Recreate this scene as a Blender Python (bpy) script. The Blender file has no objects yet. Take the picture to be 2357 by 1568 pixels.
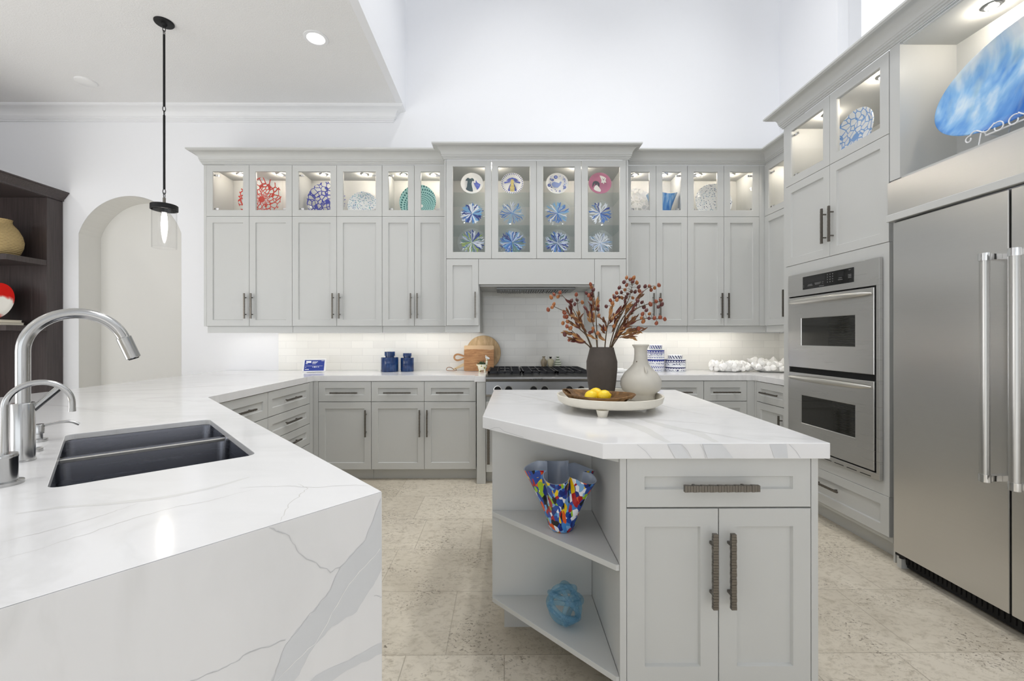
import bpy, math, random
from mathutils import Vector, Matrix
import bmesh
PI = math.pi
S = bpy.context.scene
COL = S.collection

# ------------------------------------------------------------------ mesh helpers
def chaikin(pts, n=2):
    pts = [Vector(p) for p in pts]
    for _ in range(n):
        q = [pts[0]]
        for a, b in zip(pts, pts[1:]): q += [a*.75 + b*.25, a*.25 + b*.75]
        pts = q + [pts[-1]]
    return pts
class MB:
    def __init__(s):
        s.v = []; s.f = []; s.m = []
    def add(s, vs, fs, m=0):
        o = len(s.v)
        s.v += [tuple(p) for p in vs]
        for f in fs:
            s.f.append([i + o for i in f]); s.m.append(m)
        return s
    def box(s, x0, x1, y0, y1, z0, z1, m=0):
        x0, x1 = min(x0, x1), max(x0, x1); y0, y1 = min(y0, y1), max(y0, y1); z0, z1 = min(z0, z1), max(z0, z1)
        return s.add([(x0,y0,z0),(x1,y0,z0),(x1,y1,z0),(x0,y1,z0),(x0,y0,z1),(x1,y0,z1),(x1,y1,z1),(x0,y1,z1)],
              [(0,3,2,1),(4,5,6,7),(0,1,5,4),(1,2,6,5),(2,3,7,6),(3,0,4,7)], m)
    def loft(s, loops, m=0, caps=True, closed=True):
        n = len(loops[0]); vs = [p for l in loops for p in l]; fs = []
        for k in range(len(loops) - 1):
            for i in range(n if closed else n - 1):
                j = (i + 1) % n
                fs.append((k*n+i, k*n+j, (k+1)*n+j, (k+1)*n+i))
        if caps:
            fs.append(tuple(range(n))[::-1]); fs.append(tuple((len(loops)-1)*n + i for i in range(n)))
        return s.add(vs, fs, m)
    def lathe(s, prof, seg=48, c=(0,0,0), m=0, caps=True):
        loops = [[(c[0]+r*math.cos(2*PI*i/seg), c[1]+r*math.sin(2*PI*i/seg), c[2]+z) for i in range(seg)] for r, z in prof]
        return s.loft(loops, m, caps)
    def tube(s, pts, rad, seg=12, m=0, caps=True, closed=False):
        pts = [Vector(p) for p in pts]; n = len(pts)
        rs = rad if isinstance(rad, (list, tuple)) else [rad]*n
        tg = []
        for i in range(n):
            a = pts[(i-1) % n] if closed else pts[max(i-1, 0)]
            b = pts[(i+1) % n] if closed else pts[min(i+1, n-1)]
            tg.append((b-a).normalized())
        up = Vector((0,0,1)) if abs(tg[0].z) < .9 else Vector((1,0,0))
        nx = tg[0].cross(up).normalized(); loops = []
        for i in range(n):
            nx = (nx - tg[i]*nx.dot(tg[i])).normalized(); ny = tg[i].cross(nx)
            loops.append([tuple(pts[i] + (nx*math.cos(2*PI*k/seg) + ny*math.sin(2*PI*k/seg))*rs[i]) for k in range(seg)])
        if closed:
            loops.append(loops[0]); caps = False
        return s.loft(loops, m, caps)
    def ribbon(s, pts, ws, nrm, off, m=0):
        """flat strip along pts lying on a plane with normal nrm, raised by off"""
        pts = [Vector(p) for p in pts]; nrm = Vector(nrm).normalized(); L = []; R = []
        n = len(pts)
        for i in range(n):
            t = (pts[min(i+1, n-1)] - pts[max(i-1, 0)]).normalized(); b = nrm.cross(t)
            w = ws[i] if isinstance(ws, (list, tuple)) else ws
            L.append(pts[i] + b*w/2 + nrm*off); R.append(pts[i] - b*w/2 + nrm*off)
        vs = L + R
        return s.add(vs, [(i+n, i+1+n, i+1, i) for i in range(n-1)], m)
    def poly(s, pts, m=0):
        return s.add(pts, [tuple(range(len(pts)))], m)

def obj(name, mb, mats, parent=None, smooth=0, bevel=0, seg=2, loc=None, rot=None):
    me = bpy.data.meshes.new(name); me.from_pydata(mb.v, [], mb.f)
    for m in (mats if isinstance(mats, (list, tuple)) else [mats]): me.materials.append(m)
    me.polygons.foreach_set('material_index', mb.m); me.update()
    bm = bmesh.new(); bm.from_mesh(me); bmesh.ops.recalc_face_normals(bm, faces=bm.faces[:]); bm.to_mesh(me); bm.free()
    if smooth:
        me.shade_smooth(); me.set_sharp_from_angle(angle=math.radians(smooth))
    o = bpy.data.objects.new(name, me); COL.objects.link(o)
    if parent is not None: o.parent = parent
    if bevel:
        b = o.modifiers.new('edge', 'BEVEL'); b.width = bevel; b.segments = seg; b.limit_method = 'ANGLE'; b.angle_limit = math.radians(40)
    if loc: o.location = loc
    if rot: o.rotation_euler = rot
    return o
def share(name, me, parent, loc=(0,0,0), rot=(0,0,0), sc=None):
    o = bpy.data.objects.new(name, me); COL.objects.link(o); o.parent = parent; o.location = loc; o.rotation_euler = rot
    if sc: o.scale = sc
    return o
def tag(o, label, cat, group=None, kind=None):
    o['label'] = label; o['category'] = cat
    if group: o['group'] = group
    if kind: o['kind'] = kind
    return o
def thing(name, label, cat, loc=(0,0,0), rz=0, group=None):
    o = bpy.data.objects.new(name, None); COL.objects.link(o); o.empty_display_size = .05
    o.location = loc; o.rotation_euler = (0,0,rz)
    return tag(o, label, cat, group)
def struct(name, mb, mat, label=None, cat=None, smooth=0, bevel=0):
    o = obj(name, mb, mat, smooth=smooth, bevel=bevel); o['kind'] = 'structure'
    o['label'] = label or name.replace('_', ' '); o['category'] = cat or name.split('_')[0]
    return o
def slab(outer, holes, h0, h1, place=lambda x, y, h: (x, y, h)):
    """solid between h0 and h1 with polygon outline and holes; place() puts plane coordinates into space"""
    bm = bmesh.new(); loops = []
    for lp in [outer] + holes:
        vs = [bm.verts.new((x, y, 0)) for x, y in lp]
        for i in range(len(vs)): bm.edges.new((vs[i], vs[(i+1) % len(vs)]))
        loops.append(lp)
    bmesh.ops.triangle_fill(bm, edges=bm.edges[:], use_beauty=True)
    bm.verts.ensure_lookup_table(); bm.verts.index_update()
    P = [(v.co.x, v.co.y) for v in bm.verts]; F = [[v.index for v in f.verts] for f in bm.faces]; bm.free()
    n = len(P); mb = MB()
    fs = F + [[i+n for i in f][::-1] for f in F]; o = 0
    for lp in loops:
        k = len(lp)
        for i in range(k):
            a, b = o+i, o+(i+1) % k
            fs.append((a, b, b+n, a+n))
        o += k
    mb.add([place(x, y, h1) for x, y in P] + [place(x, y, h0) for x, y in P], fs)
    return mb
def rrect(cx, cy, u, v, hu, hv, r, seg=6):
    """rounded rectangle: centre, unit axes u and v (2D), half sizes"""
    out = []
    for sx, sy, a0 in ((1,1,0),(-1,1,PI/2),(-1,-1,PI),(1,-1,1.5*PI)):
        for k in range(seg+1):
            a = a0 + k*PI/2/seg
            pu = sx*(hu-r) + r*math.cos(a); pv = sy*(hv-r) + r*math.sin(a)
            out.append((cx + u[0]*pu + v[0]*pv, cy + u[1]*pu + v[1]*pv))
    return out

# ------------------------------------------------------------------ materials
def lin(c):
    c = c/255
    return c/12.92 if c <= .04045 else ((c+.055)/1.055)**2.4
def rgb(*c): return tuple(lin(x) for x in c) + (1,)
class NT:
    def __init__(s, name):
        s.mat = bpy.data.materials.new(name); s.mat.use_nodes = True
        s.t = s.mat.node_tree; s.t.nodes.clear()
        s.out = s.n('ShaderNodeOutputMaterial')
    def n(s, typ, **kw):
        x = s.t.nodes.new(typ)
        for k, v in kw.items():
            if hasattr(x, k) and k not in x.inputs: setattr(x, k, v)
            else: s.set(x, k, v)
        return x
    def set(s, x, k, v):
        i = x.inputs[k]
        if isinstance(v, bpy.types.NodeSocket): s.t.links.new(v, i)
        else: i.default_value = v
    def math(s, op, a, b=None, c=None, clamp=False):
        x = s.t.nodes.new('ShaderNodeMath'); x.operation = op; x.use_clamp = clamp
        for i, v in enumerate((a, b, c)):
            if v is None: continue
            if isinstance(v, bpy.types.NodeSocket): s.t.links.new(v, x.inputs[i])
            else: x.inputs[i].default_value = v
        return x.outputs[0]
    def mix(s, f, a, b):
        x = s.t.nodes.new('ShaderNodeMix'); x.data_type = 'RGBA'
        for i, v in ((0, f), (6, a), (7, b)):
            if isinstance(v, bpy.types.NodeSocket): s.t.links.new(v, x.inputs[i])
            else: x.inputs[i].default_value = v
        return x.outputs[2]
    def ramp(s, f, stops, const=False):
        x = s.t.nodes.new('ShaderNodeValToRGB'); s.t.links.new(f, x.inputs[0]); e = x.color_ramp.elements
        if const: x.color_ramp.interpolation = 'CONSTANT'
        while len(e) < len(stops): e.new(.5)
        for i, (p, c) in enumerate(stops): e[i].position = p; e[i].color = c
        return x.outputs[0]
    def coord(s, scale=(1,1,1), rot=(0,0,0), kind='Object'):
        tc = s.n('ShaderNodeTexCoord'); mp = s.n('ShaderNodeMapping'); s.t.links.new(tc.outputs[kind], mp.inputs[0])
        mp.inputs['Scale'].default_value = scale; mp.inputs['Rotation'].default_value = rot
        return mp.outputs[0]
    def noise(s, co, scale, detail=3, rough=.5, dist=0):
        x = s.n('ShaderNodeTexNoise'); s.t.links.new(co, x.inputs['Vector'])
        x.inputs['Scale'].default_value = scale; x.inputs['Detail'].default_value = detail
        x.inputs['Roughness'].default_value = rough; x.inputs['Distortion'].default_value = dist
        return x.outputs[0]
    def bsdf(s, **kw):
        b = s.n('ShaderNodeBsdfPrincipled')
        for k, v in kw.items(): s.set(b, k.replace('_', ' '), v)
        return b
    def bump(s, h, st=.2, d=.01):
        x = s.n('ShaderNodeBump'); x.inputs['Strength'].default_value = st; x.inputs['Distance'].default_value = d
        s.t.links.new(h, x.inputs['Height']); return x.outputs[0]
    def done(s, b):
        s.t.links.new(b.outputs[0] if hasattr(b, 'outputs') else b, s.out.inputs['Surface']); return s.mat

def plain(name, c, rough=.45, metal=0, var=.03, scale=20, bump=0, **kw):
    """a painted / glazed surface with slight procedural mottling"""
    k = NT(name); co = k.coord(); nz = k.noise(co, scale, 3)
    c = rgb(*c); d = tuple(x*(1-var) for x in c[:3]) + (1,)
    b = k.bsdf(Base_Color=k.mix(nz, d, c), Roughness=rough, Metallic=metal, **kw)
    if bump: k.set(b, 'Normal', k.bump(nz, bump, .004))
    return k.done(b)
def brushed(name, c, rough=.3, stretch=(4,4,260), amp=.08, aniso=0):
    k = NT(name); co = k.coord(stretch); nz = k.noise(co, 1, 4, .6)
    big = k.noise(k.coord((.6,.6,1.6)), 1.5, 2)
    c = rgb(*c)
    col = k.mix(nz, tuple(x*(1-amp) for x in c[:3]) + (1,), c)
    ro = k.math('ADD', k.math('MULTIPLY', nz, .04), rough - .02)
    b = k.bsdf(Base_Color=col, Metallic=1.0, Roughness=ro, Anisotropic=aniso)
    k.set(b, 'Normal', k.bump(nz, .008, .001))
    return k.done(b)
def schlick(k, f0, sc):
    lw = k.n('ShaderNodeLayerWeight', Blend=.5)
    return k.math('ADD', k.math('MULTIPLY', k.math('POWER', lw.outputs['Facing'], 5), sc), f0, clamp=True)
def clear(name, tint=(1,1,1,1), f0=.04, sc=.6, rough=.02):
    """thin clear glass: see-through, reflecting more at grazing angles"""
    k = NT(name); t = k.n('ShaderNodeBsdfTransparent', Color=tint); g = k.n('ShaderNodeBsdfGlossy', Roughness=rough)
    m = k.n('ShaderNodeMixShader'); k.t.links.new(schlick(k, f0, sc), m.inputs[0])
    k.t.links.new(t.outputs[0], m.inputs[1]); k.t.links.new(g.outputs[0], m.inputs[2])
    return k.done(m)
def glow(name, c, st):
    k = NT(name); e = k.n('ShaderNodeEmission', Color=c, Strength=st); return k.done(e)

M = {}
M['cab'] = plain('cabinet_paint', (198,199,197), .42, var=.02, scale=9)
M['wall'] = plain('wall_paint', (242,243,246), .7, var=.012, scale=30, bump=.03)
def ceiling_mat():
    k = NT('textured_ceiling'); co = k.coord(); nz = k.noise(co, 90, 5, .65)
    b = k.bsdf(Base_Color=k.mix(nz, rgb(234,234,234), rgb(245,245,245)), Roughness=.9); k.set(b, 'Normal', k.bump(nz, .5, .01))
    return k.done(b)
M['ceil'] = ceiling_mat()
M['trim'] = plain('white_trim', (240,241,243), .45, var=.01)
def quartz(name, rot, sc=1.0):
    k = NT(name); co = k.coord(rot=(0,0,rot))
    w = k.noise(k.coord((1.2,2.6,1.2), (0,0,rot)), 1.6*sc, 6, .55, .8)
    r = k.math('ABSOLUTE', k.math('SUBTRACT', w, .5))
    soft = k.math('SUBTRACT', 1, k.math('MULTIPLY', r, 16), clamp=True)
    fade = k.math('MULTIPLY', k.math('SUBTRACT', k.noise(co, 1.3, 2), .42), 3.2, clamp=True)
    v = k.math('MULTIPLY', soft, fade)
    cloud = k.noise(k.coord((1,3.5,1), (0,0,rot)), 2.2, 5, .55)
    base = k.mix(k.math('MULTIPLY', k.math('SUBTRACT', cloud, .5), 1.6, clamp=True), rgb(228,228,229), rgb(212,213,214))
    col = k.mix(k.math('MULTIPLY', v, .35), base, rgb(188,188,186))
    return k.done(k.bsdf(Base_Color=col, Roughness=.13, Specular_IOR_Level=.5))
M['quartz'] = quartz('veined_white_quartz', .82)
M['quartz_isl'] = quartz('veined_white_quartz_island', -.75, 1.2)
M['band'] = plain('grey_quartz_vein', (213,215,218), .14, var=.06, scale=14)
M['band2'] = plain('pale_quartz_vein', (219,219,218), .14, var=.05, scale=14)
M['crack'] = plain('dark_quartz_crack', (205,206,208), .16, var=.14, scale=60)
M['crack2'] = plain('warm_quartz_crack', (207,206,203), .16, var=.12, scale=60)
def floor_mat():
    k = NT('travertine_floor'); co = k.coord()
    br = k.n('ShaderNodeTexBrick'); k.t.links.new(co, br.inputs['Vector'])
    br.offset = .37; br.offset_frequency = 2; br.squash = .62; br.squash_frequency = 3
    for a, v in (('Scale', 1), ('Mortar Size', .0022), ('Mortar Smooth', .3), ('Brick Width', .62), ('Row Height', .425), ('Bias', 0)): br.inputs[a].default_value = v
    br.inputs['Color1'].default_value = rgb(212,204,189); br.inputs['Color2'].default_value = rgb(190,181,164); br.inputs['Mortar'].default_value = rgb(172,163,147)
    big = k.noise(co, 3.2, 4, .55, .6); mid = k.noise(k.coord((1,1.4,1)), 24, 6, .7, .4)
    pit = k.noise(k.coord((1,1.3,1)), 64, 5, .68, .6); gate = k.noise(co, 3.8, 3)
    c = k.mix(k.math('MULTIPLY', k.math('SUBTRACT', big, .35), 2.2, clamp=True), br.outputs['Color'], rgb(218,210,194))
    c = k.mix(k.math('MULTIPLY', br.outputs['Fac'], .5), c, rgb(160,151,136))
    c = k.mix(k.math('MULTIPLY', k.math('SUBTRACT', mid, .49), 3.6, clamp=True), c, rgb(166,156,138))
    hole = k.math('MULTIPLY', k.math('SUBTRACT', .445, pit), 15, clamp=True)
    hole = k.math('MULTIPLY', hole, k.math('MULTIPLY', k.math('SUBTRACT', gate, .45), 6, clamp=True))
    c = k.mix(k.math('MULTIPLY', hole, .85), c, rgb(104,94,80))
    b = k.bsdf(Base_Color=c, Roughness=k.math('ADD', k.math('MULTIPLY', mid, .3), .28))
    h = k.math('SUBTRACT', k.math('MULTIPLY', mid, .3), k.math('ADD', hole, br.outputs['Fac']))
    k.set(b, 'Normal', k.bump(h, .25, .004))
    return k.done(b)
M['floor'] = floor_mat()
def tile_mat(name, ax):
    k = NT(name); tc = k.n('ShaderNodeTexCoord'); sp = k.n('ShaderNodeSeparateXYZ'); k.t.links.new(tc.outputs['Object'], sp.inputs[0])
    cb = k.n('ShaderNodeCombineXYZ'); k.t.links.new(sp.outputs[ax], cb.inputs[0]); k.t.links.new(k.math('SUBTRACT', sp.outputs['Z'], .9165), cb.inputs[1])
    br = k.n('ShaderNodeTexBrick'); k.t.links.new(cb.outputs[0], br.inputs['Vector']); br.offset = .5
    for a, v in (('Scale', 1), ('Mortar Size', .0016), ('Mortar Smooth', .1), ('Brick Width', .2185), ('Row Height', .0728), ('Bias', 0)): br.inputs[a].default_value = v
    br.inputs['Color1'].default_value = rgb(237,236,231); br.inputs['Color2'].default_value = rgb(230,229,224); br.inputs['Mortar'].default_value = rgb(220,219,215)
    wob = k.noise(k.coord(), 14, 2)
    b = k.bsdf(Base_Color=br.outputs['Color'], Roughness=.1)
    k.set(b, 'Normal', k.bump(k.math('SUBTRACT', k.math('MULTIPLY', wob, .35), br.outputs['Fac']), .3, .006))
    return k.done(b)
M['tile'] = tile_mat('glazed_subway_tile', 'X'); M['tile_side'] = tile_mat('glazed_subway_tile_side', 'Y')
def wood(name, a, b_, rough=.45, sc=(3,3,30), dist=1.5, bump=.1):
    k = NT(name); nz = k.noise(k.coord(sc), 1.5, 5, .6, dist)
    b = k.bsdf(Base_Color=k.ramp(nz, [(.3, rgb(*a)), (.7, rgb(*b_))]), Roughness=rough); k.set(b, 'Normal', k.bump(nz, bump, .003))
    return k.done(b)
M['espresso'] = wood('espresso_wood', (56,48,48), (76,67,66), .3, (60,60,2), .4, .03)
def live_edge():
    k = NT('live_edge_acacia'); nz = k.noise(k.coord((4,4,34)), 1.5, 5, .6, 1.3); tc = k.n('ShaderNodeTexCoord'); sp = k.n('ShaderNodeSeparateXYZ'); k.t.links.new(tc.outputs['Object'], sp.inputs[0])
    e = k.math('ADD', sp.outputs['Z'], k.math('MULTIPLY', k.math('SUBTRACT', k.noise(k.coord((14,1,1)), 1, 2), .5), .02))
    c = k.ramp(nz, [(.28, rgb(122,80,48)), (.42, rgb(168,120,78)), (.7, rgb(202,156,108))]); c = k.mix(k.math('GREATER_THAN', e, .212), c, rgb(214,184,146))
    return k.done(k.bsdf(Base_Color=c, Roughness=.5))
M['acacia'] = live_edge()
M['bleached'] = wood('bleached_mango_wood', (178,146,104), (218,192,150), .55, (28,5,14), 1.0)
M['pale_wood'] = wood('pale_wood', (214,190,150), (232,212,176), .55)
M['teak'] = wood('rough_teak_wood', (70,48,26), (146,108,64), .6, (7,30,14), 1.6, .4)
M['steel'] = brushed('brushed_steel', (206,205,203), .28, (2,2,240), .06)
M['steel_v'] = brushed('brushed_faucet_steel', (186,186,185), .2, (220,220,2), .05)
M['fridge'] = brushed('satin_refrigerator_steel', (214,213,211), .3, (1,1,200), .05, .3)
M['sink'] = brushed('dark_sink_steel', (120,122,130), .27, (3,3,120), .1)
M['pewter'] = plain('pewter_pull', (122,117,110), .36, .9, .14, 60)
M['chrome'] = plain('polished_chrome', (220,220,220), .12, 1, .02)
M['iron'] = plain('black_iron', (24,24,25), .5, .4, .1)
M['grate'] = plain('black_cast_grate', (30,31,36), .4, .3, .1)
M['black'] = plain('black_glass', (10,10,11), .08, 0, .1)
M['void'] = plain('dark_gap', (14,14,14), .8)
M['greyprint'] = plain('grey_printing', (104,104,104), .5)
M['glass'] = clear('cabinet_glass', f0=.025, sc=.5)
M['shelf_glass'] = clear('green_edged_glass', (.93,.965,.97,1), .03, .5)
M['shade_glass'] = clear('lamp_glass', (.98,.98,.98,1), .05, .55)
M['plate_glass'] = clear('clear_plate_glass', (.97,.985,.99,1), .045, .5, .05)
M['puck'] = glow('puck_lamp', (1,.93,.82,1), 40)
M['bulb'] = glow('lamp_filament', (1,.94,.86,1), 22)
M['led'] = glow('downlight_lamp', (1,.97,.93,1), 14)
M['white'] = plain('white_ceramic', (242,242,240), .3, var=.01)
M['plastic'] = plain('white_plastic', (238,238,238), .4, var=.01)

# ------------------------------------------------------------------ shared pulls
def pull_mesh(L, name, horiz=False, w=.013):
    """ribbed bar pull, posts behind; origin on the door face, bar towards -y"""
    mb = MB(); n = max(12, int(L/.0085)); rnd = random.Random(5)
    for k in range(n):
        a = -L/2 + L*k/n; e = .0004 + .0008*((k*7) % 3)
        y0 = -.0355 - rnd.uniform(0, .0008)
        if horiz: mb.box(a, a + L/n - .0008, y0, -.024, -w/2 + e/2, w/2 - e/2)
        else: mb.box(-w/2 + e/2, w/2 - e/2, y0, -.024, a, a + L/n - .0008)
    c = w/2 - .0016
    if horiz: mb.box(-L/2+.001, L/2-.001, -.0345, -.0245, -c, c)
    else: mb.box(-c, c, -.0345, -.0245, -L/2+.001, L/2-.001)
    for q in (-L*.33, L*.33):
        if horiz: mb.box(q-.004, q+.004, -.026, .0, -.004, .004)
        else: mb.box(-.004, .004, -.026, 0, q-.004, q+.004)
    o = obj(name, mb, M['pewter']); me = o.data; bpy.data.objects.remove(o)
    return me
PV = pull_mesh(.232, 'upright_pull'); PH = pull_mesh(.236, 'level_pull', True); PL = pull_mesh(.45, 'long_pull', False, .024)
PV2 = pull_mesh(.232, 'upright_pull_wide', False, .0165); PH2 = pull_mesh(.232, 'level_pull_wide', True, .021)
def hinge_mesh():
    mb = MB(); mb.box(0, .02, .0, .012, -.006, .006); mb.lathe([(.008,0),(.008,.012)], 12, (.026,.006,-.006)); mb.box(.02, .05, .004, .01, -.008, .008)
    o = obj('hinge', mb, M['chrome']); me = o.data; bpy.data.objects.remove(o); return me
HG = hinge_mesh()

def door(parent, x0, x1, z0, z1, kind='shaker', name='door', pull=None, hinge=None, fw=.056, t=.021, y=0, pm=None):
    """framed front in the cabinet's own frame (front towards -y)"""
    g = .0014; x0 += g; x1 -= g; z0 += g; z1 -= g
    def L(d, yy): return [(x0+d, yy, z0+d), (x1-d, yy, z0+d), (x1-d, yy, z1-d), (x0+d, yy, z1-d)]
    c = .0012; mb = MB()
    loops = [L(0, y-.001), L(0, y-t+c), L(c, y-t)]
    if kind == 'flat':
        mb.loft(loops)
    elif kind == 'shaker':
        loops += [L(fw, y-t), L(fw+.004, y-t+.010), L(fw+.006, y-t+.010)]
        mb.loft(loops)
    else:
        loops += [L(fw, y-t), L(fw+.003, y-t+.006), L(fw+.003, y-.001)]
        mb.loft(loops + [loops[0]], caps=False)
    d = obj(name, mb, M['cab'], parent)
    if kind == 'glass':
        gm = MB(); gm.box(x0+fw-.006, x1-fw+.006, y-.0075, y-.0045, z0+fw-.006, z1-fw+.006)
        obj('glass_pane', gm, M['glass'], d)['label'] = 'clear glass pane'
        if hinge:
            for zz in (z0+.075, z1-.085):
                if hinge == 'l': share('hinge', HG, d, (x0+fw-.012, y+.004, zz))
                else: share('hinge', HG, d, (x1-fw+.012, y+.016, zz), (0,0,PI))
    if pull:
        k, px, pz = pull
        share('handle', pm or {'v': PV, 'h': PH, 'l': PL}[k], d, (px, y-t, pz))['label'] = 'ribbed pewter bar handle'
    return d
def cab_empty(name, label, x, y, facing, group=None, cat='cabinet'):
    return thing(name, label, cat, (x, y, 0), {'S': 0, 'W': -PI/2, 'E': PI/2}[facing], group)
def puck(parent, x, y, z, power=1.4, col=(1,.9,.76)):
    mb = MB(); mb.lathe([(.034,0),(.034,-.006),(.026,-.007)], 24, (0,0,0)); o = obj('puck_light', mb, M['chrome'], parent, smooth=40, loc=(x,y,z))
    mb = MB(); mb.lathe([(.025,-.0072),(.020,-.0085)], 24); obj('lens', mb, M['puck'], o, smooth=60)
    l = bpy.data.lights.new('puck_lamp', 'POINT'); l.energy = power; l.color = col; l.shadow_soft_size = .012
    q = bpy.data.objects.new('puck_lamp', l); COL.objects.link(q); q.parent = parent; q.location = (x, y, z-.024)
def strip(x, y, z, lx, ly, power, rz=0, col=(1,.95,.88), name='under_cabinet_strip'):
    l = bpy.data.lights.new(name, 'AREA'); l.shape = 'RECTANGLE'; l.size = lx; l.size_y = ly; l.energy = power; l.color = col
    q = bpy.data.objects.new(name, l); COL.objects.link(q); q.location = (x, y, z); q.rotation_euler = (0,0,rz)

WALL = 4.38; RW = 2.79
ZD, ZG, ZT = 1.347, 2.355, 2.827          # upper doors: bottom, gap under the glass row, top
# ------------------------------------------------------------------ room shell
mb = MB(); mb.box(-6, 3.2, -9, 4.7, -.06, 0); struct('floor', mb, M['floor'], 'beige travertine tile floor')
cxn, hw, zs, zt = -3.7495, .5125, 2.29, 2.665
rise = zt - zs; R = (hw*hw + rise*rise)/(2*rise); zc = zt - R; a0 = math.asin(hw/R)
arch = [(cxn-hw, -.0), (cxn+hw, -.0)] + [(cxn + R*math.sin(a0 - 2*a0*k/28), zc + R*math.cos(a0 - 2*a0*k/28)) for k in range(29)]
arch = [(x, z if z > .001 else .02) for x, z in arch]
mb = slab([(-6,0), (3.1,0), (3.1,6), (-6,6)], [arch], WALL, WALL+.237, lambda x, z, h: (x, h, z))
struct('wall_back', mb, M['wall'], 'white back wall with an arched niche', 'wall')
M['niche'] = plain('niche_grey', (226,225,221), .7, var=.012, scale=30, bump=.03)  # slightly greyer and warmer than the wall
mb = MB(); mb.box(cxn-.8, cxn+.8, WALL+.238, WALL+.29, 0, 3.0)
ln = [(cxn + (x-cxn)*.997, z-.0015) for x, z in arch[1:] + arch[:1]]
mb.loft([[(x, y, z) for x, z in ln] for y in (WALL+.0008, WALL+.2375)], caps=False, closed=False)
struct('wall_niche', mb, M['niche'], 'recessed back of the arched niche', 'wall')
mb = slab([(-9,0), (WALL,0), (WALL,6.0), (-9,6.0)], [[(-3.5,3.05), (3.614,3.05), (3.614,5.6), (-3.5,5.6)]], RW, RW+.2, lambda y, z, h: (h, y, z))
struct('wall_right', mb, M['wall'], 'white right wall above the cabinets', 'wall')
mb = MB(); mb.box(RW+.09, RW+.1, -3.5, 3.614, 3.05, 5.6)
w = struct('window_1', mb, M['glass'], 'high window in the right wall above the cabinets', 'window')
mb = MB(); mb.box(-6.1, -6, -9, 4.7, 0, 6.0); struct('wall_left', mb, M['wall'], 'white left wall', 'wall')
mb = MB(); mb.box(-6, -1.05, -9, WALL, 3.5335, 3.62); struct('ceiling', mb, M['ceil'], 'textured low ceiling over the bar', 'ceiling')
mb = MB(); mb.box(-1.0499, -.9875, -9, WALL, 3.5335, 6.0); struct('wall_drop', mb, M['wall'], 'white wall dropping from the high ceiling', 'wall')
mb = MB(); mb.box(-1.05, RW+.2, -9, WALL+.2, 6.0, 6.1); struct('ceiling_high', mb, M['wall'], 'high white ceiling', 'ceiling')

def sweep(name, path, prof, mat, closed_ends=True):
    """mitred moulding: path is plan points, outward side on the right of travel"""
    mb = MB(); n = len(path); P = [Vector((x, y)) for x, y in path]; loops = []
    for i in range(n):
        ds = []
        if i > 0: ds.append((P[i]-P[i-1]).normalized())
        if i < n-1: ds.append((P[i+1]-P[i]).normalized())
        ns = [Vector((d.y, -d.x)) for d in ds]
        if len(ns) == 2:
            b = (ns[0] + ns[1]); b = b/(1 + ns[0].dot(ns[1]))
        else: b = ns[0]
        loops.append([(P[i].x + b.x*o, P[i].y + b.y*o, z) for o, z in prof])
    mb.loft(loops)
    return mb
def crown_prof(z0, z1, p):
    h = z1 - z0; out = [(0, z0), (p*.10, z0), (p*.10, z0+h*.09), (p*.17, z0+h*.11), (p*.17, z0+h*.19), (p*.24, z0+h*.22), (p*.24, z0+h*.30)]
    for k in range(9):
        a = k/8*PI/2
        out.append((p*.28 + p*.62*(1-math.cos(a)), z0 + h*.33 + h*.50*math.sin(a)))
    out += [(p*.93, z0+h*.86), (p, z0+h*.90), (p, z1), (0, z1)]
    return out
CP = crown_prof(2.829, 2.946, .100)
# room crown under the low ceiling, returned at its right end
mb = sweep('c', [(-6, WALL), (-1.119, WALL), (-1.119, WALL+.06)], crown_prof(3.405, 3.5335, .131), None)
struct('trim_1', mb, M['trim'], 'white crown moulding under the low ceiling', 'trim', smooth=25)

# ------------------------------------------------------------------ wall cabinets
def upper(label, x0, x1, doors, yf, right=False, hr='l', filler=None, pucks=(), facing='S', ox=0, oy=0, single=False, zlow=ZD):
    depth = WALL - yf if facing == 'S' else RW - ox
    root = cab_empty('wall_cabinet', label, ox if facing != 'S' else 0, yf if facing == 'S' else oy, facing, 'glass topped wall cabinets')
    d = depth - .003; mb = MB(); t = .018
    mb.box(x0, x0+t, .001, d, zlow, ZT); mb.box(x1-t, x1, .001, d, zlow, ZT)
    mb.box(x0+t, x1-t, d-.012, d, zlow, ZT); mb.box(x0+t, x1-t, .001, d-.012, ZT-.012, ZT)
    mb.box(x0+t, x1-t, .001, d-.012, ZG-.008, ZG+.016); mb.box(x0+t, x1-t, .001, d-.012, zlow, zlow+t)
    if filler:
        for a, b in filler: mb.box(a, b, -.018, .012, zlow, ZT)
    obj('carcass', mb, M['cab'], root)
    v0, v1 = (x0, x1)
    if filler: v0 = min(x0, min(a for a, b in filler) + .03); v1 = max(x1, max(b for a, b in filler) - .0)
    mb = MB(); mb.box(v0+.0005, v1-.0005, -.006, .014, zlow-.06, zlow); obj('light_rail', mb, M['cab'], root, bevel=.002)
    n = len(doors) - 1
    for i in range(n):
        a, b = doors[i], doors[i+1]
        left_hinge = (i == 0)
        hp = (b - .03) if left_hinge else (a + .03)
        if n == 1: hp = (b - .035) if right else (a + .035)
        door(root, a, b, ZG, ZT, 'glass', 'glass_door', hinge='l' if left_hinge else 'r')
        door(root, a, b, zlow, ZG, 'shaker', 'door', ('v', hp, zlow + .185))
    for px in pucks: puck(root, px[0], px[1]-yf if facing == 'S' else px[1], ZT-.0125, px[2] if len(px) > 2 else 1.3)
    return root
UF, CF = 4.02, 3.90
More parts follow.
